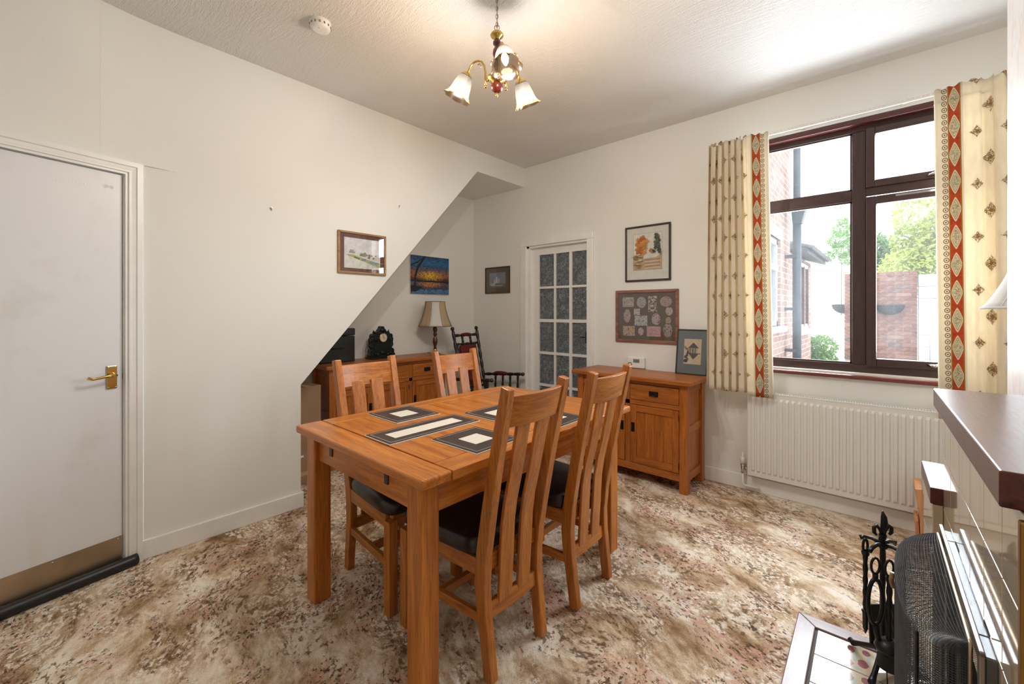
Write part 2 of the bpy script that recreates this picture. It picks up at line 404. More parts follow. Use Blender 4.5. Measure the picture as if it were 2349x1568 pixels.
# the door wall, turned 13 degrees
dw = sempty('wall_door', (BEND[0], BEND[1], 0), LEFT+DTH)      # local x back along the wall is negative
S0, S1, DH = -.842, -.080, 1.979                                # door opening in local x
dwm = cells(MB(), [-1.0, S0, S1, -.012], [0, DH, HC+.02], [(S0, S1, -1, DH)], 0, .10).build('wall_panel', M['wall'], dw)
# plaster rounding the change of direction
mb = MB(); vs = []; NB = 14; LB = .17
for i in range(NB+1):
    a = i/NB; p0, p1, p2 = Vector((XL-.0, BEND[1]+LB*1.0)), Vector(BEND), Vector((BEND[0]+math.sin(DTH)*LB, BEND[1]-math.cos(DTH)*LB))
    q_ = p0*(1-a)**2+p1*2*a*(1-a)+p2*a*a+Vector((.0005, 0)); vs += [(q_.x, q_.y, 2.046), (q_.x, q_.y, HC+.02)]
struct(mb.add(vs, [(2*i, 2*i+2, 2*i+3, 2*i+1) for i in range(NB)], True).build('wall_corner', M['wall']))
struct(box('wall_back', (-3.0, -1.58, 0, .80, -1.48, HC), M['wall']))
struct(MB().box(XL-.1, -1.5, 0, XL, -.60, HC).box(XL-.1, -.66, 0, -2.62, -.60, HC).build('wall_left_rear', M['wall']))
struct(box('wall_right', (.68, -1.6, 0, .76, YW+.02, HC), M['wall']))

# ---- door_1 : white flush door, brass handle, kick plate
d1 = sempty('door_1', (BEND[0], BEND[1], 0), LEFT+DTH)
box('leaf', (S0+.003, .012, .022, S1-.003, .052, DH-.004), M['door_white'], d1, .002)
kp = box('kick_plate', (S0+.01, .0095, .024, S1-.006, .012, .160), M['brass_old'], d1)
for xx in (-.10, -.33, -.56):
    MB().lathe([(.004, 0), (.003, .002), (0.0003, .0025)], 10, Matrix.Translation((xx, .0095, .148)) @ Matrix.Rotation(R(90), 4, 'X')).build('screw', M['chrome'], kp)
hx, hz = -.125, .962
hp = box('handle_plate', (hx-.020, .004, hz-.057, hx+.020, .012, hz+.057), M['brass'], d1, .003)
mb = MB().lathe([(.012, 0), (.012, .012), (.008, .018), (.007, .045)], 14, Matrix.Translation((hx, .004, hz+.012)) @ Matrix.Rotation(R(90), 4, 'X'))
mb.tube([(hx, -.040, hz+.012), (hx-.03, -.043, hz+.012), (hx-.06, -.043, hz+.007), (hx-.085, -.041, hz+.004), (hx-.102, -.038, hz+.012)], [.008, .007, .006, .006, .007], 10)
mb.build('lever', M['brass'], hp)
mb = MB()
for sx in (-1, 1):
    for sz in (-1, 1): mb.lathe([(.0035, 0), (.003, .002), (.0003, .002)], 8, Matrix.Translation((hx+sx*.014, .004, hz+sz*.049)) @ Matrix.Rotation(R(90), 4, 'X'))
mb.build('plate_screws', M['chrome'], hp)
box('latch', (S1-.004, .014, hz-.012, S1+.002, .022, hz+.012), M['iron'], d1)
for k, (xa, xb, zz) in enumerate([(-.335, -.215, 1.895), (-.155, -.115, 1.905)]):     # scraps of filler left at the top of the door
    mb = MB()
    for j in range(9):
        u = xa+(xb-xa)*(j+.5)/9; hgt = random.uniform(.004, .011)
        mb.box(u-.0035, .0112, zz-hgt+random.uniform(-.004, .004), u+.003, .012, zz+hgt)
    mb.build('filler_patch', M['plastic_white'], d1)
# architrave with stepped moulding
t1 = sempty('trim_1', (BEND[0], BEND[1], 0), LEFT+DTH)
def moulding(wid):     # (offset from opening, thickness out of wall)
    return [(0, .010), (.010, .010), (.012, .018), (.022, .018), (.026, .014), (.040, .016), (.044, .022), (wid, .022), (wid, 0)]
mp = moulding(.066)
def arch(mb, pts):     # mitred sweep of the moulding around the opening
    vs = []; 
    for (x, z), (dx, dz) in pts:
        vs += [(x+dx*o, -t, z+dz*o) for o, t in mp]+[(x, .005, z)]
    n = len(mp)+1
    fs = [(i*n+j, i*n+(j+1) % n, (i+1)*n+(j+1) % n, (i+1)*n+j) for i in range(len(pts)-1) for j in range(n)]
    fs += [tuple(range(n)), tuple((len(pts)-1)*n+j for j in range(n))]
    return mb.add(vs, fs)
arch(MB(), [((S1+.002, 0), (1, 0)), ((S1+.002, DH), (1, 1)), ((S0-.002, DH), (-1, 1)), ((S0-.002, 0), (-1, 0))]).build('architrave', M['gloss_white'], t1)
box('jamb', (S1-.001, -.002, 0, S1+.004, .06, DH), M['gloss_white'], t1)

# ---- baseboards
bl = MB().box(XL, .352, 0, XL+.017, 1.150, .100).box(XL-.09, 1.147, 0, XL+.017, 1.160, .100).build('baseboard_left', M['gloss_white'], None, .004); struct(bl)
bw = MB().box(-2.055, YW-.026, 0, .67, YW, .105).box(XA, YW-.026, 0, -2.94, YW, .105).build('baseboard_window', M['gloss_white'], None, .005); struct(bw)
struct(box('baseboard_recess', (XA, .7, 0, XA+.018, YW-.03, .10), M['gloss_white'], None, .004))

# ---- door_2 : white glazed door with obscure panes
d2 = sempty('door_2', ((DX0+DX1)/2, YW+.05, 0))
hw = (DX1-DX0)/2-.006; yb, yf = .040, 0
cols = [(-.248, -.057), (-.035, .129), (.160, .338)]; rows = [(1.543, 1.872), (1.207, 1.521), (.871, 1.176), (.539, .845), (.21, .515)]
xs = sorted({-hw, hw, *[a for c in cols for a in c]}); zs = sorted({.012, DZ1-.006, *[a for r in rows for a in r]})
cells(MB(), xs, zs, [(a, b, c, d) for a, b in cols for c, d in rows], yf, yb).build('frame', M['gloss_white'], d2)
for a, b in cols:
    for c, d in rows: box('pane', (a-.004, .016, c-.004, b+.004, .022, d+.004), M['obscure'], d2)
hh = box('knob_plate', (hw-.045, -.006, .98, hw-.02, 0, 1.09), M['iron'], d2, .002)
MB().tube([(hw-.032, -.006, 1.04), (hw-.032, -.03, 1.04), (hw-.055, -.034, 1.04), (hw-.085, -.034, 1.038)], .006, 8).build('lever', M['iron'], hh)
t2 = sempty('trim_2', (0, YW, 0))
mb = MB()
mb.box(DX0-.078, -.022, 0, DX0, .005, DZ1).box(DX1, -.022, 0, DX1+.066, .005, DZ1).box(DX0-.078, -.022, DZ1, DX1+.066, .005, DZ1+.064)
mb.build('architrave', M['gloss_white'], t2, .005)
MB().box(DX0-.001, 0, 0, DX0+.028, .14, DZ1).box(DX1-.004, 0, 0, DX1+.001, .14, DZ1).box(DX0, 0, DZ1-.020, DX1, .14, DZ1+.001).build('lining', M['gloss_white'], t2)

# ---- window_1 : brown casement, four lights
w1 = sempty('window_1', (0, YW, 0))
FX0, FX1, FZ0, FZ1 = WX0+.004, WX1-.004, WZ0-.02, WZ1-.012
F0, F1 = .045, .105                    # frame depth inside the wall
BX, BZ = 'brownframe_x', 'brownframe_z'
def bar(name, b, ax, par=w1, bev=.004): return box(name, b, M['brownframe_'+ax], par, bev)
bar('frame_head', (FX0, F0, FZ1-.060, FX1, F1, FZ1), 'x'); bar('frame_bottom', (FX0, F0, FZ0, FX1, F1, .952), 'x')
bar('frame_jamb', (FX0, F0, .952, FX0+.06, F1, FZ1-.06), 'z'); bar('frame_jamb', (FX1-.06, F0, .952, FX1, F1, FZ1-.06), 'z')
bar('mullion', (-.187, F0-.004, .952, -.118, F1, FZ1-.06), 'z')
bar('transom', (FX0+.06, F0, 1.992, -.187, F1, 2.060), 'x'); bar('transom', (-.118, F0, 2.012, FX1-.06, F1, 2.072), 'x')
def sash(name, x0, x1, z0, z1, wd=.046):
    s = bpy.data.objects.new(name, None); COL.objects.link(s); s.parent = w1
    y0, y1 = F0-.016, F0+.04
    bar('stile', (x0, y0, z0, x0+wd, y1, z1), 'z', s); bar('stile', (x1-wd, y0, z0, x1, y1, z1), 'z', s)
    bar('rail', (x0+wd, y0, z0, x1-wd, y1, z0+wd), 'x', s); bar('rail', (x0+wd, y0, z1-wd, x1-wd, y1, z1), 'x', s)
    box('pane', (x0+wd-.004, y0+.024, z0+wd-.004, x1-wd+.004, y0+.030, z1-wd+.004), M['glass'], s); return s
s1 = sash('sash', -.1185, FX1-.055, 2.062, FZ1-.052, .044); s2 = sash('sash', -.1185, FX1-.055, .944, 2.004, .050)
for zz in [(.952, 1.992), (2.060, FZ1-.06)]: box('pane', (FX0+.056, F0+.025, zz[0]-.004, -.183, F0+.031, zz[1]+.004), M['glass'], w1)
mb = MB()
for zz, xa, xb in [(.952, FX0+.06, -.187), (2.060, FX0+.06, -.187)]:
    top = 1.992 if zz < 1 else FZ1-.06
    mb.box(xa, F0+.008, zz, xa+.010, F0+.03, top).box(xb-.010, F0+.008, zz, xb, F0+.03, top).box(xa, F0+.008, zz, xb, F0+.03, zz+.010).box(xa, F0+.008, top-.010, xb, F0+.03, top)
mb.build('glazing_bead', M['brownframe_x'], w1)
st = MB().tube([(.155, F0-.02, 2.078), (.185, F0-.034, 2.086), (.22, F0-.036, 2.092)], .007, 8).build('sash_latch', M['chrome'], w1)
mb = MB().tube([(.16, F0-.020, .975), (.19, F0-.042, .972), (.215, F0-.034, .985)], [.007, .010, .008], 8).tube([(.20, F0-.03, .98), (.215, F0-.025, 1.03), (.232, F0-.018, 1.105)], .005, 8)
mb.build('stay', M['chrome'], w1)
box('friction_strip', (.02, F0-.018, 1.985, .30, F0-.013, 1.997), M['chrome'], w1)
struct(box('trim_sill', (WX0-.03, YW-.034, .862, WX1+.03, YW+.060, .888), M['sill'], None, .008))
struct(box('trim_lintel', (WX0+.002, YW-.006, 2.462, WX1-.002, YW+.046, 2.492), M['maho_x'], None, .003))
struct(MB().box(WX0, YW+.10, WZ0, WX0+.006, YW+.26, WZ1).box(WX1-.006, YW+.10, WZ0, WX1, YW+.26, WZ1).box(WX0, YW+.10, WZ0, WX1, YW+.28, WZ0+.02).build('trim_reveal', M['render_white']))

# ---- chimney breast (turned with the fireplace by 1.5 degrees)
FPL = (.105, 1.95, 0); FPR = R(1.48)
cb = sempty('wall_chimney_breast', FPL, FPR)
bx = MB().box(.21, -1.5, 0, .62, .33, HC).build('breast', M['breast'], cb)

# ------------------------------------------------------------------ dining table
TZ = .775
tb = thing('dining_table', 'honey oak dining table with framed top and square legs, laid with dark mats', 'table', (-1.53, 1.4575, 0))
TX, TY = .475, .6875
ix, iy0, iy1 = .372, -.566, .566
gz = .0018
tm = MB().box(-TX, -TY, TZ-.034, TX, iy0-gz, TZ).build('end_board', M['oak_x'], tb, .009, 3)
MB().box(-TX, iy1+gz, TZ-.034, TX, TY, TZ).build('end_board', M['oak_x'], tb, .009, 3)
for sx in (-1, 1): MB().box(sx*(ix+gz), iy0, TZ-.034, sx*TX, iy1, TZ).build('side_board', M['oak_y'], tb, .004)
for ya, yb2 in ((iy0+gz, -.026-gz), (-.026+gz, iy1-gz)): MB().box(-ix, ya, TZ-.030, ix, yb2, TZ-.0005).build('top_panel', M['oak_x'], tb, .0015)
box('core', (-ix-.02, iy0-.02, TZ-.05, ix+.02, iy1+.02, TZ-.031), M['side_x'], tb)
lx0, ly0, ls = -.427, -.6575, .076
for sx in (-1, 1):
    for sy in (-1, 1):
        cx, cy = (-.427+.038 if sx < 0 else .425-.038), (sy*(.6575-.038) if sy < 0 else .636-.038)
        MB().sweep([(cx, cy, 0), (cx, cy, .10), (cx, cy, .74)], (1, 0, 0), .076, .076).build('leg', M['oak_z'], tb, .006, 2)
az0, az1 = .630, .742
for yy in (-.635, .600): box('apron', (-.352, yy, az0, .350, yy+.022, az1), M['oak_x'], tb, .002)
for xx in (-.420, .396): box('apron', (xx, -.582, az0, xx+.022, .560, az1), M['oak_y'], tb, .002)
for px in (-.232, .196): box('peg', (px-.012, -.640, .676, px+.012, -.630, .722), M['frame_dark'], tb, .001)

# ------------------------------------------------------------------ dining chairs (front = +x)
def make_chair(label, group):
    t = thing('dining_chair', label, 'chair', group=group)
    prof = [(0, -.232), (.12, -.217), (.24, -.201), (.33, -.196), (.44, -.206), (.60, -.236), (.76, -.268), (.90, -.299), (1.036, -.330)]
    def bx_(z):
        for (z0, x0), (z1, x1) in zip(prof, prof[1:]):
            if z <= z1: return x0+(x1-x0)*(z-z0)/(z1-z0)
        return prof[-1][1]
    def py(z): return .141+.019*z
    for s in (-1, 1):
        MB().sweep([(x, s*py(z), z) for z, x in prof], (0, 1, 0), [.036, .036, .036, .036, .036, .037, .038, .038, .036], [.040, .042, .046, .05, .05, .046, .042, .040, .034]).build('back_post', M['chair_z'], t, .004)
    def bow(z0, z1, th, dep, name, yin):
        mb = MB(); N = 12; vs = []
        for i in range(N+1):
            u = -1+2*i/N; d = dep*(1-u*u)
            for z in (z0, z1):
                y = u*(py(z)-yin); x = bx_(z)-d
                vs += [(x-th/2, y, z), (x+th/2, y, z)]
        fs = []
        for i in range(N):
            a, b = i*4, i*4+4
            fs += [(a, b, b+1, a+1), (a+2, a+3, b+3, b+2), (a, a+2, b+2, b), (a+1, b+1, b+3, a+3)]
        fs += [(0, 1, 3, 2), (N*4, N*4+2, N*4+3, N*4+1)]
        return mb.add(vs, fs).build(name, M['chair_y'], t, .003)
    bow(.895, 1.006, .022, .020, 'top_rail', .012); bow(.200, .255, .022, .006, 'low_rail', .012)
    for s in (-1, 1):
        zz = [.235, .34, .44, .52, .60, .70, .80, .92]
        xx_ = [-.212, -.218, -.224, -.229, -.242, -.266, -.287, -.310]
        MB().sweep([(x_, s*(.050+.006*z), z) for z, x_ in zip(zz, xx_)], (0, 1, 0), [.072, .072, .072, .070, .068, .069, .071, .073], .013).build('slat', M['chair_z'], t, .003)
    for s in (-1, 1):
        MB().sweep([(.212, s*.183, 0), (.212, s*.183, .40)], (0, 1, 0), .044, .044).build('front_leg', M['chair_z'], t, .004)
        MB().sweep([(-.195, s*.150, .385), (.195, s*.186, .395)], (0, 0, 1), .060, .022).build('seat_rail', M['chair_x'], t, .002)
        MB().sweep([(-.200, s*.147, .205), (.205, s*.181, .205)], (0, 0, 1), .034, .020).build('side_stretcher', M['chair_x'], t, .002)
    box('seat_rail', (.195, -.175, .362, .217, .175, .422), M['chair_y'], t, .002); box('seat_rail', (-.205, -.135, .362, -.185, .135, .420), M['chair_y'], t, .002)
    box('cross_stretcher', (.010, -.158, .190, .034, .158, .222), M['chair_y'], t, .002)
    # padded seat
    mb = MB(); N = 20; vs = []; lev = [(.418, .97), (.424, 1.0), (.452, 1.012), (.470, .985), (.480, .93), (.487, .80), (.491, .5), (.492, .02)]
    for z, k in lev:
        for i in range(4*N):
            a = 2*PI*i/(4*N); c, s = math.cos(a), math.sin(a)
            q = (abs(c)**7+abs(s)**7)**(-1/7); u, v2 = c*q, s*q
            hwid = .172+.036*(u*.5+.5)
            vs.append((.026+.214*u*k, hwid*v2*k, z))
    K = 4*N; fs = [(i*K+j, i*K+(j+1) % K, (i+1)*K+(j+1) % K, (i+1)*K+j) for i in range(len(lev)-1) for j in range(K)]+[tuple(range(K)), tuple((len(lev)-1)*K+j for j in range(K))]
    st_ = mb.add(vs, fs, True).build('seat_pad', M['leather'], t); st_['label'] = 'dark brown leather seat pad'
    return t
GC = 'oak chairs round the table'
chA = make_chair('slat-back oak dining chair at the table corner, back towards the fireplace hearth', GC)
chA.location = (-1.272, 1.192, 0); chA.rotation_euler.z = PI
for (x, y, rz, lab) in [(-1.255, 1.690, PI+R(1), 'slat-back oak dining chair standing in front of the small drawer cabinet'),
                        (-1.800, 1.180, 0, 'oak dining chair under the clock, facing the runner mat across the table'),
                        (-1.805, 1.815, R(0), 'oak dining chair in front of the rocking chair and table lamp')]:
    c = copy_tree(chA); c.location = (x, y, 0); c.rotation_euler.z = rz; c['label'] = lab

# ------------------------------------------------------------------ place mats and runner
def mat_obj(name, label, cat, cx, cy, wx, wy, ix_, iy_, rz=0, group=None):
    t = thing(name, label, cat, (cx, cy, TZ), rz, group)
    box('backing', (-wx/2, -wy/2, 0, wx/2, wy/2, .0025), M['mat_white'], t)
    e = .004
    border = cells2(wx/2-e, wy/2-e, ix_/2, iy_/2, .0025, .0050); border.build('border', M['mat_brown'], t, .0008)
    g = cells2(wx/2-.016, wy/2-.016, wx/2-.0172, wy/2-.0172, .0048, .0054); g.build('stitching', M['mat_white'], t)
    box('centre', (-ix_/2+.002, -iy_/2+.002, .0025, ix_/2-.002, iy_/2-.002, .0045), M['mat_white'], t); return t
def cells2(ox, oy, ix_, iy_, z0, z1):
    return MB().box(-ox, -oy, z0, ox, -iy_, z1).box(-ox, iy_, z0, ox, oy, z1).box(-ox, -iy_, z0, -ix_, iy_, z1).box(ix_, -iy_, z0, ox, iy_, z1)
GM = 'square place mats on the table'
mat_obj('place_mat', 'square brown and cream place mat in front of the chair under the clock', 'place mat', -1.812, 1.213, .262, .250, .106, .108, R(0), GM)
mat_obj('place_mat', 'square brown and cream place mat in front of the table-corner chair', 'place mat', -1.238, 1.166, .262, .250, .106, .106, R(1), GM)
mat_obj('place_mat', 'square brown and cream place mat towards the rocking chair, beyond the runner end', 'place mat', -1.470, 1.537, .255, .245, .106, .106, R(0), GM)
mat_obj('place_mat', 'square brown and cream place mat at the table edge nearest the drawer cabinet', 'place mat', -1.216, 1.648, .255, .245, .106, .106, R(1), GM)
mat_obj('table_runner', 'long narrow brown and cream runner mat along the middle of the table', 'table runner', -1.524, 1.133, .186, .482, .080, .364, R(.5))

# ------------------------------------------------------------------ sideboards (front = local -y, back at y = 0)
def sideboard(label, W, D, Hh, ncol, loc, rz, ov=.038, group=None):
    t = thing('sideboard', label, 'sideboard', loc, rz, group)
    hw = W/2; bw_ = hw-ov; fy = -(D-ov); by = -.012
    MB().box(-hw, -D, Hh-.034, hw, 0, Hh).build('top', M['side_x'], t, .009, 3)
    L = .056
    for sx in (-1, 1):
        for y0, y1 in ((fy, fy+L), (by-L, by)): box('leg', (sx*bw_, y0, 0, sx*(bw_-L), y1, Hh-.034), M['side_z'], t, .003)
        mb = MB(); x0, x1 = sx*(bw_-.012), sx*(bw_-.030)
        for za, zb in ((.075, .135), (.41, .465), (Hh-.095, Hh-.034)): box('side_rail', (x0, fy+L, za, x1, by-L, zb), M['side_y'], t, .002)
        box('side_panel', (sx*(bw_-.022), fy+L, .10, sx*(bw_-.028), by-L, Hh-.05), M['side_z'], t)
    box('back', (-bw_+L, by-.012, .08, bw_-L, by-.004, Hh-.034), M['side_x'], t)
    x0, x1 = -bw_+L, bw_-L; zd1 = Hh-.060; zd0 = zd1-.125
    box('rail', (x0, fy+.006, zd1, x1, fy+.03, Hh-.034), M['side_x'], t, .002)
    box('rail', (x0, fy+.006, zd0-.034, x1, fy+.03, zd0), M['side_x'], t, .002)
    box('rail', (x0, fy+.006, .080, x1, fy+.03, .135), M['side_x'], t, .002)
    box('carcass', (x0, fy+.032, .085, x1, by-.014, Hh-.036), M['side_x'], t)
    st = .040; cw = (x1-x0-st*(ncol-1))/ncol
    for c in range(ncol):
        a = x0+c*(cw+st); b = a+cw
        if c: box('divider', (a-st, fy+.006, .135, a, fy+.03, zd1), M['side_z'], t, .002)
        d = box('drawer', (a+.003, fy+.002, zd0+.003, b-.003, fy+.022, zd1-.003), M['side_x'], t, .003)
        hx = (a+b)/2; hz = (zd0+zd1)/2
        mb = MB().box(hx-.034, fy-.003, hz-.018, hx+.034, fy+.002, hz+.018)
        mb.tube([(hx-.026, fy-.003, hz+.010), (hx-.026, fy-.012, hz+.006), (hx-.022, fy-.015, hz-.009), (hx+.022, fy-.015, hz-.009), (hx+.026, fy-.012, hz+.006), (hx+.026, fy-.003, hz+.010)], .0032, 6)
        mb.build('handle', M['black_handle'], d)
        z0, z1 = .138, zd0-.037; fw_ = .050
        dr = box('door', (a+.004, fy+.018, z0+.002, b-.004, fy+.023, z1-.002), M['side_z'], t)
        for xa, xb in ((a+.003, a+fw_), (b-fw_, b-.003)): box('stile', (xa, fy+.002, z0, xb, fy+.018, z1), M['side_z'], dr, .002)
        for za, zb in ((z0, z0+fw_), (z1-fw_, z1)): box('rail', (a+fw_, fy+.002, za, b-fw_, fy+.018, zb), M['side_x'], dr, .002)
        npl = 4; pw = (b-a-2*fw_)/npl
        for k in range(npl): box('board', (a+fw_+k*pw, fy+.010, z0+fw_, a+fw_+(k+1)*pw, fy+.018, z1-fw_), M['side_z'], dr, .0008)
        left_hinge = (c == 0); kx = b-.025 if left_hinge else a+.025; kz = z1-.17
        MB().box(kx-.013, fy-.003, kz-.034, kx+.013, fy+.002, kz+.034).tube([(kx, fy-.003, kz+.022), (kx, fy-.014, kz+.018), (kx, fy-.016, kz-.016), (kx, fy-.010, kz-.024)], .004, 6).build('handle', M['black_handle'], dr)
        qx = a+.002 if left_hinge else b-.002
        for zz in (z0+.05, z1-.05): box('hinge', (qx-.003, fy-.001, zz-.022, qx+.003, fy+.004, zz+.022), M['black_handle'], dr)
    return t
sideboard('long oak sideboard with black handles under the stairs, carrying the clock', 1.26, .365, .850, 3, (XA+.005, 2.140, 0), LEFT)
sideboard('small oak cabinet with drawer and cupboard doors below the photo collage', .980, .42, .800, 2, (-1.512, 3.398, 0), 0)

# ------------------------------------------------------------------ recess: clock, lamp, case, box
ck = thing('mantel_clock', 'ornate dark green and black scrolled mantel clock on the long sideboard', 'clock', (XA+.150, 2.120, .850), LEFT); ck.scale = (.86, .86, .87)
half = [(0, .012), (.145, .012), (.150, .045), (.135, .062), (.140, .085), (.125, .105), (.108, .110), (.106, .215), (.120, .228), (.118, .250), (.102, .266), (.085, .262), (.078, .280), (.060, .292), (.045, .285), (.034, .305), (.020, .318), (.012, .340), (0, .345)]
poly = half+[(-a, b) for a, b in half[::-1][1:-1]]
MB().prism(poly, lambda a, b, d: (a, d, b), -.045, .045).build('case', M['green_bronze'], ck, .010, 3)
box('base', (-.150, -.062, 0, .150, .058, .016), M['green_bronze'], ck, .004)
mb = MB().lathe([(.050, -.002), (.052, .006), (.044, .010)], 24, Matrix.Translation((0, -.045, .222)) @ Matrix.Rotation(R(90), 4, 'X')); mb.build('bezel', M['brass'], ck)
dl = MB().lathe([(.044, .004), (.0005, .004)], 24, Matrix.Translation((0, -.045, .222)) @ Matrix.Rotation(R(90), 4, 'X')).build('dial', M['dial'], ck)
MB().box(-.0015, -.0515, .222, .0015, -.0505, .252).sweep([(0, -.051, .222), (.018, -.051, .212)], (0, 1, 0), .001, .003).build('hand', M['iron'], dl)
for s in (-1, 1):
    pts = [(s*(.118+.028*math.sin(PI*i/10)+.008*math.sin(3*PI*i/10)), 0, .110+.125*i/10) for i in range(11)]
    MB().tube(pts, .0075, 8).tube([(s*.140, 0, .176), (s*.124, 0, .176), (s*.112, 0, .186)], .006, 6).build('scroll_handle', M['green_bronze'], ck)
    MB().lathe([(.012, .250), (.006, .268), (.011, .280), (.007, .292), (.0005, .310)], 10, Matrix.Translation((s*.090, 0, 0))).build('finial', M['green_bronze'], ck)
    for a in range(3): sph(MB(), (s*(.060+.03*a), -.046, .045+.012*(a % 2)), .020-.003*a, 10, 0, (1, .5, 1)).build('relief', M['green_bronze'], ck)
    sph(MB(), (s*.085, -.046, .205), .020, 10, 0, (1, .5, 1.6)).build('relief', M['green_bronze'], ck)
for cz_, cr_ in ((.300, .024), (.062, .026)): sph(MB(), (0, -.046, cz_), cr_, 10, 0, (1.4, .5, .9)).build('crest', M['green_bronze'], ck)

lp = thing('table_lamp', 'table lamp with turned red wood stem and striped cream bell shade', 'lamp', (XA+.20, 2.708, .850))
MB().lathe([(.0005, 0), (.050, 0), (.052, .008), (.042, .014), (.036, .024), (.020, .036), (.018, .050)], 28).build('base', M['brass'], lp)
MB().lathe([(.014, .05), (.018, .06), (.013, .072), (.016, .085), (.026, .12), (.024, .15), (.015, .175), (.013, .185), (.024, .20), (.014, .215), (.022, .24), (.024, .255), (.013, .29), (.010, .31), (.0005, .312)], 20).build('stem', M['lampwood'], lp)
NS = 8
def bellr(t): return .106+(.180-.106)*(1-t)**1.7     # t 0 bottom .. 1 top
for k in range(NS):
    a0, a1 = 2*PI*k/NS+R(-12.5), 2*PI*(k+1)/NS+R(-12.5); mb = MB(); vs = []
    for i in range(11):
        t = i/10; z = .285+.250*t; r = bellr(t)
        for j in range(5):
            a = a0+(a1-a0)*j/4; q = r*math.cos(PI/NS)/math.cos((a-a0)-(a1-a0)/2)
            vs.append((q*math.cos(a), q*math.sin(a), z))
    mb.add(vs, [(i*5+j, i*5+j+1, i*5+5+j+1, i*5+5+j) for i in range(10) for j in range(4)], True)
    o = mb.build('shade_panel', M['shade_white' if k % 2 else 'shade_cream'], lp); m = o.modifiers.new('thick', 'SOLIDIFY'); m.thickness = .0015
    a = a0
    MB().tube([(bellr(i/10)*1.005*math.cos(a), bellr(i/10)*1.005*math.sin(a), .285+.25*i/10) for i in range(11)], .0016, 5).build('piping', M['shade_braid'], o)
for z, r in ((.285, .180), (.535, .106)):
    MB().tube([(r*math.cos(PI/NS)/math.cos(((2*PI*i/48) % (2*PI/NS))-PI/NS)*math.cos(2*PI*i/48+R(-12.5)), r*math.cos(PI/NS)/math.cos(((2*PI*i/48) % (2*PI/NS))-PI/NS)*math.sin(2*PI*i/48+R(-12.5)), z) for i in range(49)], .003, 5).build('braid', M['shade_braid'], lp)
MB().tube([(0, 0, .31), (0, 0, .36)], .012, 10).build('bulb_holder', M['brass'], lp)
cd = MB().tube([(XA+.15, 2.735, .8535), (XA+.13, 2.748, .872), (XA+.14, 2.760, .866), (XA+.15, 2.748, .8535), (XA+.10, 2.742, .8535), (XA+.03, 2.742, .8535)], .0025, 6).build('lamp_flex', M['iron'])
tag(cd, 'thin dark flex curling behind the turned-wood table lamp', 'cable')

cs = thing('storage_case', 'black glossy case standing at the stairs end of the long sideboard', 'case', (XA+.130, 1.690, .850), LEFT)
box('body', (-.155, -.055, 0, .155, .100, .225), M['black_case'], cs, .008)
box('lid', (-.157, -.057, .228, .157, .102, .290), M['black_case'], cs, .010, seg=3)
MB().tube([(-.05, -.058, .12), (-.045, -.075, .12), (.045, -.075, .12), (.05, -.058, .12)], .006, 8).build('handle', M['black_case'], cs)

cbx = thing('cardboard_box', 'tall flat brown cardboard box leaning under the stairs beside the sideboard', 'box', (-3.42, 1.330, 0), R(8))
bt = MB().sweep([(0, 0, .002), (.0, 0, .72)], (0, 1, 0), .20, .30).build('carton', M['cardboard'], cbx, .003)
MB().box(.1502, -.101, .06, .1512, .101, .09).box(.1502, .060, .10, .1512, .064, .28).box(-.15, -.025, .7202, .15, .025, .721).build('tape', M['tape'], bt)
mb = MB(); mb.box(.1502, -.07, .2, .1510, -.04, .215); mb.build('print_mark', M['plastic_white'], bt)

# ------------------------------------------------------------------ rocking chair (front = +x)
rk = thing('rocking_chair', 'dark turned-wood rocking chair with crimson upholstery in the recess corner', 'chair', (-3.10, 3.045, 0), R(4))
BW = M['black_wood']
def turned(mb, a, b, r, beads=5, n=8):
    a, b = Vector(a), Vector(b); P = []; rr = []
    N = beads*6
    for i in range(N+1):
        t = i/N; P.append(a.lerp(b, t)); rr.append(r*(.72+.34*abs(math.sin(PI*beads*t))**.7))
    return mb.tube(P, rr, n)
for s in (-1, 1):
    mb = MB(); turned(mb, (-.12, s*.165, .36), (-.285, s*.180, 1.085), .017, 7); sph(mb, (-.292, s*.180, 1.105), .021, 12)
    mb.build('back_post', BW, rk)
    mb = MB(); turned(mb, (-.20, s*.125, .70), (-.262, s*.13, .93), .009, 3); mb.build('back_spindle', BW, rk)
mb = MB(); turned(mb, (-.275, -.175, 1.035), (-.275, .175, 1.035), .016, 4); mb.build('crest_rail', BW, rk)
mb = MB(); sph(mb, (-.272, 0, 1.042), .085, 16, 0, (.22, 1, .22)); mb.build('crest_pad', M['red_cloth'], rk)
for s in (-1, 1):
    mb = MB(); turned(mb, (-.256, s*.06, .955), (-.272, s*.06, 1.025), .013, 2); mb.build('crest_spindle', BW, rk)
for z, x in ((.945, -.255), (.50, -.150)):
    mb = MB(); turned(mb, (x, -.172, z), (x, .172, z), .013, 5); mb.build('back_rail', BW, rk)
MB().sweep([(-.150, 0, .52), (-.205, 0, .72), (-.248, 0, .935)], (0, 1, 0), .235, .035).build('back_pad', M['red_cloth'], rk, .012, 3)
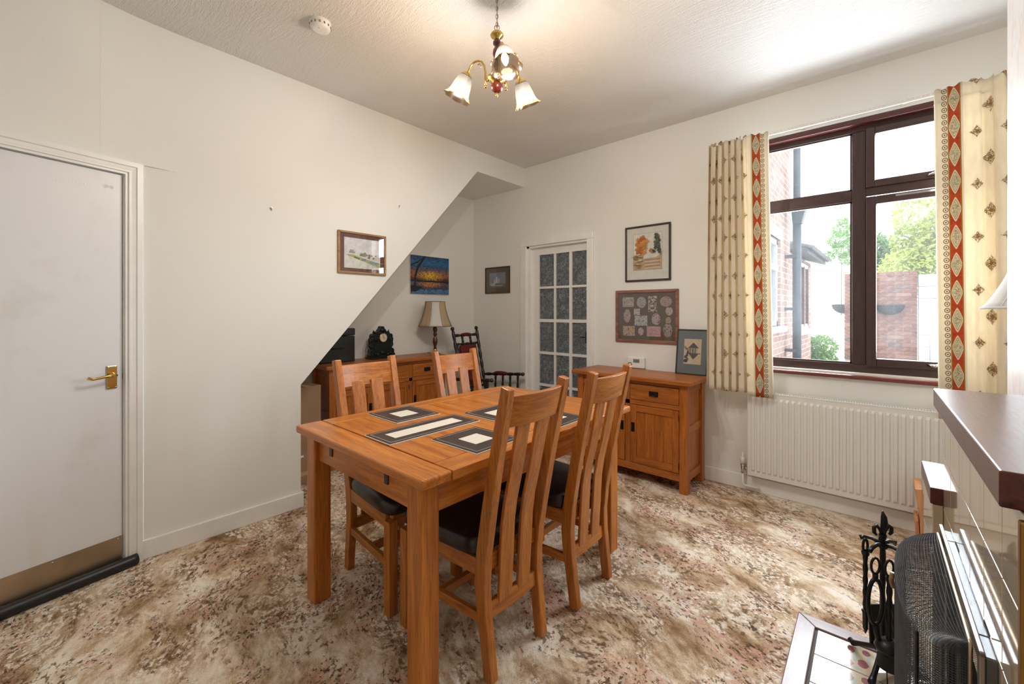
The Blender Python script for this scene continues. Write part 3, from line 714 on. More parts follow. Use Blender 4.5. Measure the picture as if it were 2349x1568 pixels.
for s in (-1, 1):
    ar = MB(); turned(ar, (-.21, s*.235, .600), (.285, s*.245, .640), .017, 5); sph(ar, (.300, s*.245, .641), .020, 12); ao = ar.build('arm', BW, rk)
    mb = MB(); sph(mb, (.02, s*.240, .628), .105, 16, 0, (1, .22, .20)); mb.build('arm_pad', M['red_cloth'], ao)
    for k in range(4):
        x = -.06+.10*k; mb = MB(); turned(mb, (x, s*.230, .40), (x, s*.240, .612+.008*k), .012, 3); mb.build('arm_spindle', BW, ao)
    mb = MB(); turned(mb, (-.12, s*.23, .375), (.27, s*.23, .385), .016, 4); mb.build('side_rail', BW, rk)
    mb = MB(); turned(mb, (.25, s*.23, .055), (.25, s*.23, .40), .018, 4); mb.build('front_leg', BW, rk)
    mb = MB(); turned(mb, (-.13, s*.22, .050), (-.12, s*.20, .39), .018, 4); mb.build('rear_leg', BW, rk)
    pts = [(-.46+.92*i/16, s*.228, .020+.095*((i-8.8)/8.0)**2) for i in range(17)]
    MB().sweep(pts, (0, 1, 0), .030, .038).build('rocker', BW, rk, .004)
box('seat', (-.14, -.225, .375, .275, .225, .440), M['red_cloth'], rk, .020, seg=3)
for x in (-.125, .25):
    mb = MB(); turned(mb, (x, -.225, .20), (x, .225, .20), .012, 5); mb.build('stretcher', BW, rk)

# ------------------------------------------------------------------ pictures (x right, z up, -y into room)
def flat(name, col, rough=.6): return plain(name, col, rough, var=.12, vscale=35)
PC = {}
def pc(c):
    k = tuple(round(x, 3) for x in c)
    if k not in PC: PC[k] = flat('print_colour', k)
    return PC[k]
def frame_parts(t, W, Hh, fw_, dep, fmat, tilt=0):
    for nm, pts in (('rail', [(-W/2, 0), (W/2, 0), (W/2-fw_, fw_), (-W/2+fw_, fw_)]), ('rail', [(-W/2, Hh), (W/2, Hh), (W/2-fw_, Hh-fw_), (-W/2+fw_, Hh-fw_)]),
                    ('stile', [(-W/2, 0), (-W/2, Hh), (-W/2+fw_, Hh-fw_), (-W/2+fw_, fw_)]), ('stile', [(W/2, 0), (W/2, Hh), (W/2-fw_, Hh-fw_), (W/2-fw_, fw_)])):
        MB().prism(pts, lambda a, b, d: (a, d, b), -dep, 0).build('frame_'+nm, fmat, t, min(.004, fw_*.25))
def art(name, polys, t, y0):
    mats = []; mb = MB()
    for i, (pts, mt) in enumerate(polys):
        if mt not in mats: mats.append(mt)
        mb.add([(a, y0-.00025*i, b) for a, b in pts], [tuple(range(len(pts)))], False, mats.index(mt))
    me = bpy.data.meshes.new(name); me.from_pydata(mb.v, [], mb.f)
    for m_ in mats: me.materials.append(m_)
    me.polygons.foreach_set('material_index', mb.mi); me.update()
    o = link(name, me, t)
    return o
def rect(x0, z0, x1, z1): return [(x0, z0), (x1, z0), (x1, z1), (x0, z1)]
def blob(cx, cz, rx, rz, n=14, jit=.25, rnd=random): return [(cx+rx*(1+rnd.uniform(-jit, jit))*math.cos(2*PI*i/n), cz+rz*(1+rnd.uniform(-jit, jit))*math.sin(2*PI*i/n)) for i in range(n)]
rnd = random.Random(3)

# watercolour of a river bank
p1 = thing('framed_picture', 'gilt-framed watercolour of a river bank with brown mount, above the slanting stair edge', 'picture', (XL, 1.582, 1.560), LEFT)
p1.rotation_euler.x = R(0)
W_, H_ = .380, .302; frame_parts(p1, W_, H_, .016, .018, M['frame_gold'])
box('mount', (-W_/2+.012, -.008, .012, W_/2-.012, -.004, H_-.012), plain('oxblood_mount', (.105, .036, .026), .6), p1)
a0, b0, a1, b1 = -.142, .040, .142, .258
def SX(u): return a0+(a1-a0)*u
def SZ(v): return b0+(b1-b0)*v
pol = [(rect(a0, b0, a1, b1), pc((.60, .615, .64))), ([(SX(0), SZ(0)), (SX(1), SZ(0)), (SX(1), SZ(.24)), (SX(0), SZ(.44))], pc((.58, .60, .57)))]
pol += [([(SX(.02), SZ(.44)), (SX(.25), SZ(.45)), (SX(.27), SZ(.36)), (SX(.12), SZ(.39))], pc((.52, .24, .13))),
        ([(SX(.12), SZ(.40)), (SX(.45), SZ(.27)), (SX(.99), SZ(.06)), (SX(.99), SZ(.22)), (SX(.5), SZ(.36)), (SX(.26), SZ(.45))], pc((.33, .38, .19))),
        ([(SX(.26), SZ(.40)), (SX(.42), SZ(.35)), (SX(.4), SZ(.30)), (SX(.27), SZ(.34))], pc((.10, .11, .04))),
        ([(SX(.45), SZ(.45)), (SX(.56), SZ(.57)), (SX(.64), SZ(.46)), (SX(.56), SZ(.40))], pc((.22, .22, .20))),
        ([(SX(.64), SZ(.44)), (SX(.72), SZ(.52)), (SX(.98), SZ(.50)), (SX(.98), SZ(.30)), (SX(.7), SZ(.34))], pc((.56, .53, .46))),
        ([(SX(.46), SZ(.32)), (SX(.58), SZ(.34)), (SX(.58), SZ(.28)), (SX(.48), SZ(.27))], pc((.14, .19, .26))),
        ([(SX(.66), SZ(.26)), (SX(.95), SZ(.24)), (SX(.93), SZ(.15)), (SX(.72), SZ(.19))], pc((.20, .26, .33)))]
for k in range(9): pol.append((blob(SX(.15+.13*rnd.random()), SZ(.52+.09*rnd.random()), .009, .006, 8, .4, rnd), pc((.33, .33, .33))))
for k in range(10): u = rnd.random(); pol.append((blob(SX(.3+.65*u), SZ(.50-.14*u+rnd.uniform(-.04, .08)), .010, .005, 8, .4, rnd), pc(rnd.choice([(.15, .14, .10), (.25, .30, .14), (.35, .2, .14), (.13, .18, .16)]))))
for k in range(5): u = .35+.6*rnd.random(); pol.append((rect(SX(u), SZ(.05), SX(u+.008), SZ(.2)), pc((.44, .48, .44))))
art('painting', pol, p1, -.0085); box('glass', (-W_/2+.014, -.0145, .014, W_/2-.014, -.0135, H_-.014), M['picture_glass'], p1)

# blue sunset canvas
p2 = thing('canvas_painting', 'blue and orange sunset lake painting on unframed canvas in the recess', 'painting', (XA, 2.786, 1.470), LEFT)
W_, H_ = .504, .400; box('canvas', (-W_/2, -.020, 0, W_/2, 0, H_), M['mat_white'], p2, .002)
def sunset_mat():
    g = G('sunset_oil_paint'); uv = g.n('SeparateXYZ', {0: g.n('TexCoord').outputs['Object']}).outputs
    x, z = uv[0], uv[2]
    nz = g.noise(g.coord(scale=(1, 1, 2.2)), 22, 5, .7, .8); z2 = g.math('ADD', z, g.math('MULTIPLY', g.math('SUBTRACT', nz, .5), .10))
    c = g.ramp(g.math('DIVIDE', z2, .40), [(0, (.08, .22, .42)), (.10, (.10, .24, .45)), (.15, (.03, .05, .10)), (.28, (.16, .11, .12)), (.38, (.02, .02, .03)), (.45, (.45, .13, .05)), (.58, (.30, .14, .09)), (.70, (.03, .10, .22)), (.85, (.02, .16, .36)), (1, (.01, .06, .16))])
    dx = g.math('MULTIPLY', x, 5.0); dz = g.math('MULTIPLY', g.math('SUBTRACT', z2, .190), 15.0)
    glow = g.math('SUBTRACT', 1.0, g.math('SQRT', g.math('ADD', g.math('MULTIPLY', dx, dx), g.math('MULTIPLY', dz, dz))), clamp=True)
    c = g.mix(glow, c, (1.0, .60, .04))
    dz3 = g.math('MULTIPLY', g.math('SUBTRACT', z2, .105), 22.0)
    gl2 = g.math('SUBTRACT', .9, g.math('SQRT', g.math('ADD', g.math('MULTIPLY', dx, dx), g.math('MULTIPLY', dz3, dz3))), clamp=True)
    c = g.mix(gl2, c, (.85, .34, .05))
    tw = g.noise(g.coord(scale=(1, 1, 1)), 55, 4, .7, 1.0)
    dk = g.math('MULTIPLY', g.ramp(tw, [(.50, (0, 0, 0)), (.56, (1, 1, 1))]), .8)
    c = g.mix(dk, c, (.012, .018, .03)); g.p(Base_Color=c, Roughness=.35); g.bump(tw, .15, .002); return g.m
art('painted_face', [(rect(-W_/2, 0, W_/2, H_), sunset_mat())], p2, -.0202)
ink = pc((.008, .012, .020)); pol = [(rect(-W_/2, .128, W_/2, .142), ink)]
tr = [(-.215, .02), (-.205, .18), (-.175, .28), (-.11, .36), (-.075, .40), (-.055, .40), (-.10, .34), (-.155, .26), (-.185, .17), (-.19, .02)]; pol.append((tr, ink))
pol.append(([(-.25, .30), (-.17, .335), (-.09, .385), (-.09, .375), (-.165, .322), (-.25, .29)], ink)); pol.append(([(-.25, .02), (-.17, .03), (-.10, .075), (-.25, .085)], ink))
for k in range(26):
    u = rnd.uniform(-.22, .24); h = rnd.uniform(.02, .11); pol.append(([(u, .14), (u+.003, .14), (u+rnd.uniform(-.01, .01), .14+h)], ink))
art('silhouettes', pol, p2, -.0208)

# ship picture
p3 = thing('framed_picture', 'small olive-framed picture of a sailing ship between recess corner and glazed door', 'picture', (-3.290, YW, 1.488)); p3.rotation_euler.y = R(0)
W_, H_ = .380, .296; frame_parts(p3, W_, H_, .012, .016, M['frame_olive'])
box('mount', (-W_/2+.009, -.007, .009, W_/2-.009, -.003, H_-.009), plain('olive_mount', (.115, .092, .058), .6), p3)
pol = [(rect(-.125, .068, .125, .232), pc((.20, .245, .28))), (rect(-.125, .068, .125, .108), pc((.13, .15, .16)))]
pol += [([(-.03, .112), (-.022, .19), (.002, .185), (.008, .115)], pc((.55, .51, .45))), ([(-.055, .110), (-.048, .165), (-.034, .165), (-.032, .11)], pc((.50, .46, .40))), ([(.012, .112), (.016, .17), (.034, .150), (.036, .11)], pc((.47, .44, .38))),
        ([(-.058, .106), (.045, .106), (.034, .090), (-.045, .088)], pc((.10, .07, .05))), (blob(-.065, .098, .045, .015, 12, .3, rnd), pc((.40, .40, .38))), (blob(.03, .088, .06, .010, 12, .3, rnd), pc((.30, .33, .33)))]
art('painting', pol, p3, -.0075); box('glass', (-W_/2+.010, -.0125, .010, W_/2-.010, -.0118, H_-.010), M['picture_glass'], p3)

# autumn lane
p4 = thing('framed_picture', 'black-framed autumn lane painting with pale mount, hanging above the photo collage', 'picture', (-1.533, YW, 1.542))
W_, H_ = .400, .474; frame_parts(p4, W_, H_, .016, .018, M['frame_dark'])
box('mount', (-W_/2+.012, -.008, .012, W_/2-.012, -.004, H_-.012), plain('pale_mount', (.60, .60, .55), .7), p4)
a0, b0, a1, b1 = -.125, .098, .125, .404
pol = [(rect(a0-.003, b0-.003, a1+.003, b1+.003), pc((.35, .33, .28))), (rect(a0, b0, a1, b1), pc((.66, .65, .58))), (rect(a0, b0, a1, SZ(.42)), pc((.42, .31, .18)))]
pol += [([(SX(.34), SZ(.30)), (SX(.42), SZ(.47)), (SX(.75), SZ(.44)), (SX(.99), SZ(.42)), (SX(.8), SZ(.33))], pc((.66, .64, .58))), ([(SX(.36), b0), (SX(.42), SZ(.30)), (SX(.85), SZ(.28)), (SX(1), b0)], pc((.46, .33, .21)))]
for k in range(6): z = SZ(.03+.045*k); pol.append(([(SX(.40), z), (SX(.95), z+.004), (SX(.95), z+.009), (SX(.42), z+.006)], pc((.25, .16, .09) if k % 2 else (.58, .48, .36))))
for k in range(40): u = rnd.gauss(.30, .10); v = rnd.gauss(.68, .12); pol.append((blob(SX(min(.5, max(.06, u))), SZ(min(.93, max(.48, v))), .020, .016, 9, .45, rnd), pc(rnd.choice([(.48, .17, .03), (.55, .23, .05), (.36, .11, .02)]))))
for k in range(40): v = rnd.uniform(.42, .95); hw_ = .16*(1-v)+.02; u = .87+rnd.uniform(-1, 1)*hw_*1.6; pol.append((blob(SX(min(.96, u)), SZ(v), .011, .012, 8, .45, rnd), pc(rnd.choice([(.05, .07, .045), (.08, .10, .06), (.035, .05, .035)]))))
for k in range(18): pol.append((blob(SX(rnd.uniform(.05, .33)), SZ(rnd.uniform(.04, .42)), .018, .005, 8, .5, rnd), pc(rnd.choice([(.18, .12, .06), (.55, .46, .32), (.32, .22, .11)]))))
for k in range(5): pol.append((blob(SX(.64+.06*rnd.random()), SZ(.47+.08*rnd.random()), .010, .012, 8, .4, rnd), pc((.30, .16, .05))))
pol.append((rect(SX(.515), SZ(.45), SX(.525), SZ(.85)), pc((.40, .38, .32))))
art('painting', pol, p4, -.0085); box('glass', (-W_/2+.014, -.0152, .014, W_/2-.014, -.0145, H_-.014), M['picture_glass'], p4)

# photo collage
p5 = thing('photo_collage', 'wide pink-brown frame of many small family photos on a brown mount', 'picture', (-1.548, YW, 1.020))
W_, H_ = .556, .450; frame_parts(p5, W_, H_, .026, .018, M['frame_pinkbrown'])
box('mount', (-W_/2+.02, -.007, .02, W_/2-.02, -.003, H_-.02), plain('brown_mount', (.085, .062, .046), .6), p5)
def photomat(seed, cols):
    g = G('photo_print'); v = g.coord(); v = g.n('Mapping', {0: v, 1: (seed*3.7, 0, seed*1.9)}).outputs[0]
    n = g.noise(v, 55, 3, .6); stops = [(.34+.32*i/(len(cols)-1), tuple(x*.72 for x in c)) for i, c in enumerate(cols)]
    g.p(Base_Color=g.ramp(n, stops), Roughness=.4); return g.m
sk = (.52, .34, .26)
photos = [('r', .10, .86, .105, .085, [(.12, .13, .16), (.35, .36, .40), sk, (.6, .6, .6)]), ('o', .37, .85, .085, .095, [(.10, .16, .22), (.36, .46, .52), sk, (.2, .2, .2)]), ('r', .59, .81, .075, .135, [(.02, .02, .03), (.10, .07, .06), (.55, .45, .38), (.7, .65, .6)]),
          ('o', .84, .86, .10, .085, [(.30, .06, .06), (.35, .30, .32), sk, (.10, .10, .14)]), ('o', .08, .51, .065, .115, [(.28, .04, .05), (.45, .44, .46), sk, (.05, .04, .05)]), ('r', .28, .61, .055, .055, [(.5, .46, .44), (.62, .6, .6), sk, (.25, .25, .25)]),
          ('r', .36, .39, .115, .085, [(.10, .15, .28), (.35, .42, .50), (.65, .63, .5), (.12, .14, .12)]), ('o', .655, .43, .075, .100, [(.05, .04, .06), (.35, .20, .30), (.62, .58, .5), (.10, .06, .05)]), ('o', .90, .63, .060, .070, [(.04, .04, .05), (.45, .46, .48), sk, (.6, .6, .6)]),
          ('o', .885, .40, .045, .060, [(.13, .10, .09), (.45, .30, .28), sk, (.2, .15, .12)]), ('r', .115, .125, .110, .085, [(.10, .05, .04), (.6, .5, .35), sk, (.04, .03, .03)]), ('o', .36, .12, .050, .065, [(.2, .2, .2), (.5, .5, .52), sk, (.65, .65, .65)]),
          ('r', .61, .13, .120, .085, [(.40, .12, .24), (.58, .36, .48), sk, (.65, .6, .5)]), ('o', .875, .17, .075, .115, [(.02, .02, .02), (.32, .30, .32), sk, (.12, .11, .12)])]
for k, (sh, u, v, pw, ph, cols_) in enumerate(photos):
    cx = -.225+.45*u+.02; cz = .055+.34*v
    pts = rect(-pw/2, -ph/2, pw/2, ph/2) if sh == 'r' else [(pw/2*math.cos(2*PI*i/20), ph/2*math.sin(2*PI*i/20)) for i in range(20)]
    MB().prism(pts, lambda a, b, d: (a, d, b), -.0012, 0).build('photo', photomat(k+1, cols_), p5, loc=(cx, -.0068, cz))
box('glass', (-W_/2+.022, -.0145, .022, W_/2-.022, -.0138, H_-.022), M['picture_glass'], p5)

# pagoda picture leaning on the small cabinet
p6 = thing('framed_picture', 'thin dark frame with blue-grey mount and pagoda print, propped on the small cabinet', 'picture', (-1.148, YW-.083, .800))
p6.rotation_euler.x = R(-9)
W_, H_ = .238, .350; frame_parts(p6, W_, H_, .009, .014, M['frame_dark'])
box('mount', (-W_/2+.007, -.006, .007, W_/2-.007, -.002, H_-.007), plain('slate_mount', (.085, .105, .118), .5), p6)
pol = [(rect(-.062, .080, .068, .275), pc((.50, .40, .27)))]
dk = pc((.050, .042, .035)); md = pc((.20, .16, .11))
pol += [([(-.032, .205), (.050, .205), (.009, .248)], dk), (rect(-.022, .165, .038, .205), pc((.38, .30, .2))), (rect(-.018, .165, -.012, .205), dk), (rect(.020, .165, .026, .205), dk), (rect(.002, .168, .010, .198), dk), ([(-.026, .160), (.046, .160), (.036, .145), (.009, .118), (-.012, .145)], dk), (rect(-.045, .160, .062, .166), dk), (rect(-.030, .203, .050, .207), md)]
for k in range(14): pol.append((blob(rnd.uniform(-.056, -.030), rnd.uniform(.09, .21), .008, .010, 8, .5, rnd), md if k % 2 else dk))
pol.append((blob(-.046, .105, .014, .012, 9, .3, rnd), dk))
art('print', pol, p6, -.0065); box('glass', (-W_/2+.008, -.0115, .008, W_/2-.008, -.0108, H_-.008), M['picture_glass'], p6)

th = thing('thermostat', 'white digital room thermostat standing on the small cabinet against the wall', 'thermostat', (-1.628, YW-.002, .801))
box('body', (-.078, -.032, 0, .078, 0, .094), M['plastic_white'], th, .008, seg=3)
box('screen', (-.020, -.0335, .048, .036, -.0315, .078), M['lcd'], th, .001)
MB().lathe([(.020, 0), (.018, .003), (.0005, .004)], 20, Matrix.Translation((-.050, -.032, .030)) @ Matrix.Rotation(R(90), 4, 'X')).build('dial', M['lcd'], th)
MB().lathe([(.013, .003), (.012, .006), (.0005, .006)], 20, Matrix.Translation((-.050, -.032, .026)) @ Matrix.Rotation(R(90), 4, 'X')).build('dial_knob', M['plastic_white'], th)
MB().lathe([(.005, 0), (.004, .003), (.0005, .003)], 10, Matrix.Translation((.055, -.032, .066)) @ Matrix.Rotation(R(90), 4, 'X')).build('button', M['plastic_cream'], th)

for nm, y, z, lab in (('a', .968, 1.934, 'single bare picture nail in the blank wall left of the watercolour'), ('b', 1.894, 2.118, 'tiny picture nail high up near the slanting stair edge')):
    r0 = .0045 if nm == 'a' else .0028
    o = MB().tube([(XL, y, z), (XL+.014, y, z+.003)], r0*.5, 8).tube([(XL+.013, y, z+.003), (XL+.016, y, z+.0035)], r0, 10).tube([(XL+.004, y, z-.012), (XL+.004, y, z+.006)], r0*.7, 8).build('wall_nail', M['brass_old']); tag(o, lab, 'nail')

# ------------------------------------------------------------------ radiator
rd = thing('radiator', 'long white ribbed panel radiator below the window', 'radiator', (0, YW, 0))
RX0, RX1, RZ0, RZ1, RY = -.752, .42, .135, .722, -.105
N = 34; pit = (RX1-RX0-.03)/N; prof = [(RX0, 0)]
for i in range(N):
    x = RX0+.015+i*pit; prof += [(x+pit*.16, 0), (x+pit*.30, -.010), (x+pit*.70, -.010), (x+pit*.84, 0)]
prof.append((RX1, 0))
mb = MB(); levels = [(RZ0, 0), (RZ0+.030, 0), (RZ0+.046, 1), (RZ1-.046, 1), (RZ1-.030, 0), (RZ1, 0)]; vs = []
for z, k in levels: vs += [(x, RY+d*k+.010, z) for x, d in prof]
n = len(prof); mb.add(vs, [(i*n+j, i*n+j+1, i*n+n+j+1, i*n+n+j) for i in range(len(levels)-1) for j in range(n-1)])
MB.box(mb, RX0, RY+.0101, RZ0, RX1, RY+.024, RZ1); mb.build('front_panel', M['rad'], rd)
MB().box(RX0, RY+.060, RZ0+.01, RX1, RY+.072, RZ1-.01).build('rear_panel', M['rad'], rd)
MB().box(RX0-.004, RY+.004, RZ0-.004, RX0, RY+.076, RZ1+.004).box(RX1, RY+.004, RZ0-.004, RX1+.004, RY+.076, RZ1+.004).build('side_cover', M['rad'], rd, .002)
mb = MB().box(RX0, RY+.008, RZ1-.003, RX1, RY+.018, RZ1+.004).box(RX0, RY+.062, RZ1-.003, RX1, RY+.072, RZ1+.004)
x = RX0+.01
while x < RX1-.01: mb.box(x, RY+.018, RZ1-.002, x+.0055, RY+.062, RZ1+.003); x += .0125
mb.build('top_grille', M['rad'], rd); box('convector_core', (RX0+.002, RY+.026, RZ0+.02, RX1-.002, RY+.058, RZ1-.02), M['rad'], rd)
for xx in (-.45, .2): box('bracket', (xx, RY+.073, .25, xx+.03, -.002, .62), M['rad'], rd)
vv = MB().lathe([(.012, .195), (.018, .200), (.019, .235), (.014, .243), (.0005, .244)], 16, Matrix.Translation((RX0-.042, RY+.045, 0))).build('valve_cap', M['plastic_cream'], rd)
MB().tube([(RX0-.042, RY+.045, .13), (RX0-.042, RY+.045, .196)], .012, 12).tube([(RX0-.042, RY+.045, .165), (RX0+.002, RY+.045, .165)], .010, 12).lathe([(.0165, .180), (.0165, .192)], 6, Matrix.Translation((RX0-.042, RY+.045, 0))).tube([(RX0-.025, RY+.045, .165), (RX0-.015, RY+.045, .165)], .015, 6).build('valve_body', M['chrome'], rd)
MB().lathe([(.006, .243), (.006, .275), (.003, .278), (.0005, .278)], 10, Matrix.Translation((RX0-.042, RY+.045, 0))).build('valve_pin', M['plastic_white'], rd)
MB().tube([(RX0-.042, RY+.045, .13), (RX0-.042, RY+.045, .06), (RX0-.037, RY+.047, .045), (RX0-.02, RY+.052, .04), (RX0+.06, RY+.058, .042)], .0075, 10).build('pipe', M['gloss_white'], rd)

# ------------------------------------------------------------------ curtains
def curtain_mat(name, Wc, side):
    g = G(name); uv = g.n('SeparateXYZ', {0: g.n('TexCoord').outputs['UV']}).outputs
    u, v = uv[0], uv[1]          # metres; u measured from the leading edge
    A = g.math
    def cellf(x, per, off=0.0): return A('SUBTRACT', A('FRACT', A('DIVIDE', A('ADD', x, off), per)), .5)
    UV = g.n('TexCoord').outputs['UV']
    hole = A('GREATER_THAN', g.noise(UV, 190, 1, .5, 1.2), .47)
    def motif(pu, pv, ou, ov, ru, rv):      # small fleuron: lozenge with a solid core and side leaves
        a = A('MULTIPLY', A('ABSOLUTE', cellf(u, pu, ou)), pu/ru); b = A('MULTIPLY', A('ABSOLUTE', cellf(v, pv, ov)), pv/rv)
        d = A('ADD', A('POWER', a, .75), A('POWER', b, .75))
        return A('MAXIMUM', A('MULTIPLY', A('LESS_THAN', d, 1.0), hole), A('LESS_THAN', d, .42))
    weave = g.noise(g.n('Mapping', {0: UV, 3: (1, .25, 1)}).outputs[0], 60, 3)
    base = g.ramp(weave, [(.3, (.79, .71, .56)), (.7, (.85, .78, .63))])
    pat = A('MAXIMUM', motif(.165, .275, 0, 0, .036, .046), motif(.165, .275, .0825, .1375, .028, .034))
    c = g.mix(A('MULTIPLY', pat, .9), base, (.24, .125, .022))
    # border: lining turn, gold cord, scroll strip, red strip with cream lozenges, gold cord
    def between(a, b): return A('MULTIPLY', A('GREATER_THAN', u, a), A('LESS_THAN', u, b))
    sa = A('MULTIPLY', A('SUBTRACT', u, .043), 1/.011); sb_ = A('MULTIPLY', cellf(v, .034), .034/.013)
    sr = A('ADD', A('MULTIPLY', sa, sa), A('MULTIPLY', sb_, sb_))
    scroll = A('MULTIPLY', between(.030, .056), A('MAXIMUM', A('MULTIPLY', A('GREATER_THAN', sr, .55), A('LESS_THAN', sr, 1.1)), A('LESS_THAN', sr, .10)))
    plainc = g.mix(scroll, (.70, .63, .50), (.20, .13, .06))
    c = g.mix(A('LESS_THAN', u, .118), c, plainc)
    rf = g.noise(g.n('TexCoord').outputs['UV'], 35, 3, .6, 1.0)
    red = g.ramp(rf, [(.3, (.38, .062, .022)), (.7, (.52, .105, .040))])
    c = g.mix(between(.060, .106), c, red)
    la = A('MULTIPLY', A('ABSOLUTE', A('SUBTRACT', u, .083)), 1/.0235); lb = A('MULTIPLY', A('ABSOLUTE', cellf(v, .148)), .148/.066)
    ld = A('ADD', A('POWER', la, 1.25), A('POWER', lb, 1.25))
    orn = A('MULTIPLY', A('GREATER_THAN', g.noise(g.n('TexCoord').outputs['UV'], 160, 1, .5, 2.0), .50), A('LESS_THAN', ld, .62))
    ring = A('MULTIPLY', A('GREATER_THAN', ld, .70), A('LESS_THAN', ld, .80))
    loz = g.mix(A('MULTIPLY', A('MAXIMUM', orn, ring), .8), (.68, .62, .46), (.20, .15, .05))
    c = g.mix(A('MULTIPLY', A('LESS_THAN', ld, 1.0), between(.060, .106)), c, loz)
    c = g.mix(A('MAXIMUM', between(.056, .061), between(.105, .110)), c, (.36, .20, .035))
    g.p(Base_Color=c, Roughness=.85, Specular_IOR_Level=.2); t = g.n('BsdfTranslucent', {0: c})
    mx = g.n('MixShader', {0: .32, 1: g.b.outputs[0], 2: t.outputs[0]}); g.t.links.new(mx.outputs[0], g.out.inputs[0])
    g.bump(g.noise(g.n('TexCoord').outputs['UV'], 900, 2), .1, .0008); return g.m
def curtain(label, xl, xr, ztop, zbot, lead, nf, ytop, seed, xl_b, xr_b, flatx=.125):
    rr = random.Random(seed); t = thing('curtain', label, 'curtain', (0, ytop, 0), group='curtains at the window')
    NF, NP, NV = 20, nf*16, 48; vs = []; uvs = []
    ph = [rr.uniform(-PI, PI) for _ in range(8)]; wob = [rr.uniform(.6, 1.35) for _ in range(nf+2)]
    def point(i, v):       # i along the cloth from the leading edge, v 0 top .. 1 bottom
        wid = (xr-xl)+((xr_b-xl_b)-(xr-xl))*v
        if i <= NF:
            s = i/NF; d = s*flatx; y = -.012+.016*math.sin(PI*s*1.5+.6*v)+(.022*(1-s/.16)**2 if s < .16 else 0); return d, y
        s = (i-NF)/NP; f = s*nf; k = int(f); a = wob[k]*(1-(f-k))+wob[k+1]*(f-k)
        amp = .026*a*min(1, s*nf*1.4)*(1-.35*max(0, 1-v*9)); w_ = 2*PI*f+.5*math.sin(2.2*v+ph[0]+3*s)
        y = -.012+.016*math.sin(PI*1.5+.6*v)*(1-min(1, f))-amp*math.sin(w_)-.30*amp*math.sin(2*w_+ph[1]+1.4*v)
        d = flatx+(wid-flatx)*s+.010*a*math.sin(2*w_+ph[2])*min(1, f)
        if v < .05: y += .007*math.sin(2*PI*2.6*f)*(1-v/.05)
        return d, y
    N = NF+NP; cum = [0]
    for i in range(N):
        a, b = point(i, .5), point(i+1, .5); cum.append(cum[-1]+math.hypot(b[0]-a[0], b[1]-a[1]))
    for j in range(NV+1):
        v = j/NV
        for i in range(N+1):
            d, y = point(i, v); xL = xl+(xl_b-xl)*v; xR = xr+(xr_b-xr)*v
            x = xR-d if lead == 'R' else xL+d
            sag = .022*max(0, 1-i/(NF*1.6))**.5 if i < NF*1.6 else 0
            z = ztop+(zbot-sag-ztop)*v
            if v < .03: z += .006*math.sin(i*.9)
            vs.append((x, y, z)); uvs.append((cum[i], ztop-z))
    fs = [(j*(N+1)+i, j*(N+1)+i+1, (j+1)*(N+1)+i+1, (j+1)*(N+1)+i) for j in range(NV) for i in range(N)]
    me = bpy.data.meshes.new('drape'); me.from_pydata(vs, [], fs); ul = me.uv_layers.new(name='UVMap')
    for p in me.polygons:
        p.use_smooth = True
        for li in p.loop_indices: ul.data[li].uv = uvs[me.loops[li].vertex_index]
    me.materials.append(curtain_mat('printed_curtain_cotton', 1, lead)); me.update()
    o = link('drape', me, t); m = o.modifiers.new('thick', 'SOLIDIFY'); m.thickness = .003; m.offset = 0
    P = []
    for i in range(0, N+1, 3):
        d, y = point(i, .03); P.append(((xr-d) if lead == 'R' else (xl+d), y+.006, ztop-.075))
    MB().tube(P, .004, 5).build('heading_tape', M['mat_white'], t)
    return t
curtain('cream printed curtain beside the small cabinet, with red lozenge border along its window edge', -.990, -.618, 2.500, .722, 'R', 6, YW-.150, 11, -1.000, -.590)
curtain('cream printed curtain next to the chimney breast, with red lozenge border along its window edge', .176, .630, 2.500, .722, 'L', 4, YW-.150, 23, .196, .635)
tk = thing('curtain_track', 'white curtain track fixed above the window', 'curtain rail', (0, YW, 2.518))
box('rail', (-1.0, -.060, -.012, .64, -.046, .012), M['track'], tk, .002)
for xx in (-.95, -.45, .05, .55): box('bracket', (xx, -.05, -.008, xx+.02, 0, .010), M['plastic_white'], tk)
mb = MB()
for i in range(40): mb.lathe([(.0045, -.0015), (.0045, .0015)], 8, Matrix.Translation((-.62+.021*i, -.061, 0)) @ Matrix.Rotation(R(90), 4, 'X'))
mb.build('glider', M['plastic_cream'], tk)

# ------------------------------------------------------------------ ceiling: smoke alarm, pendant
sm = thing('smoke_alarm', 'round white smoke alarm on the ceiling', 'smoke alarm', (-2.225, .978, HC))
MB().lathe([(.052, 0), (.053, -.012), (.050, -.014), (.050, -.030), (.044, -.040), (.030, -.042), (.0005, -.042)], 32).build('cover', M['plastic_white'], sm)
mb = MB()
for k in range(14):
    a = 2*PI*k/14; mb.box(.0495*math.cos(a)-.003, .0495*math.sin(a)-.003, -.028, .0495*math.cos(a)+.003, .0495*math.sin(a)+.003, -.018)
mb.build('vents', M['lcd'], sm)
MB().lathe([(.006, -.041), (.005, -.044), (.0005, -.044)], 12, Matrix.Translation((.018, -.012, 0))).build('test_button', M['plastic_cream'], sm)

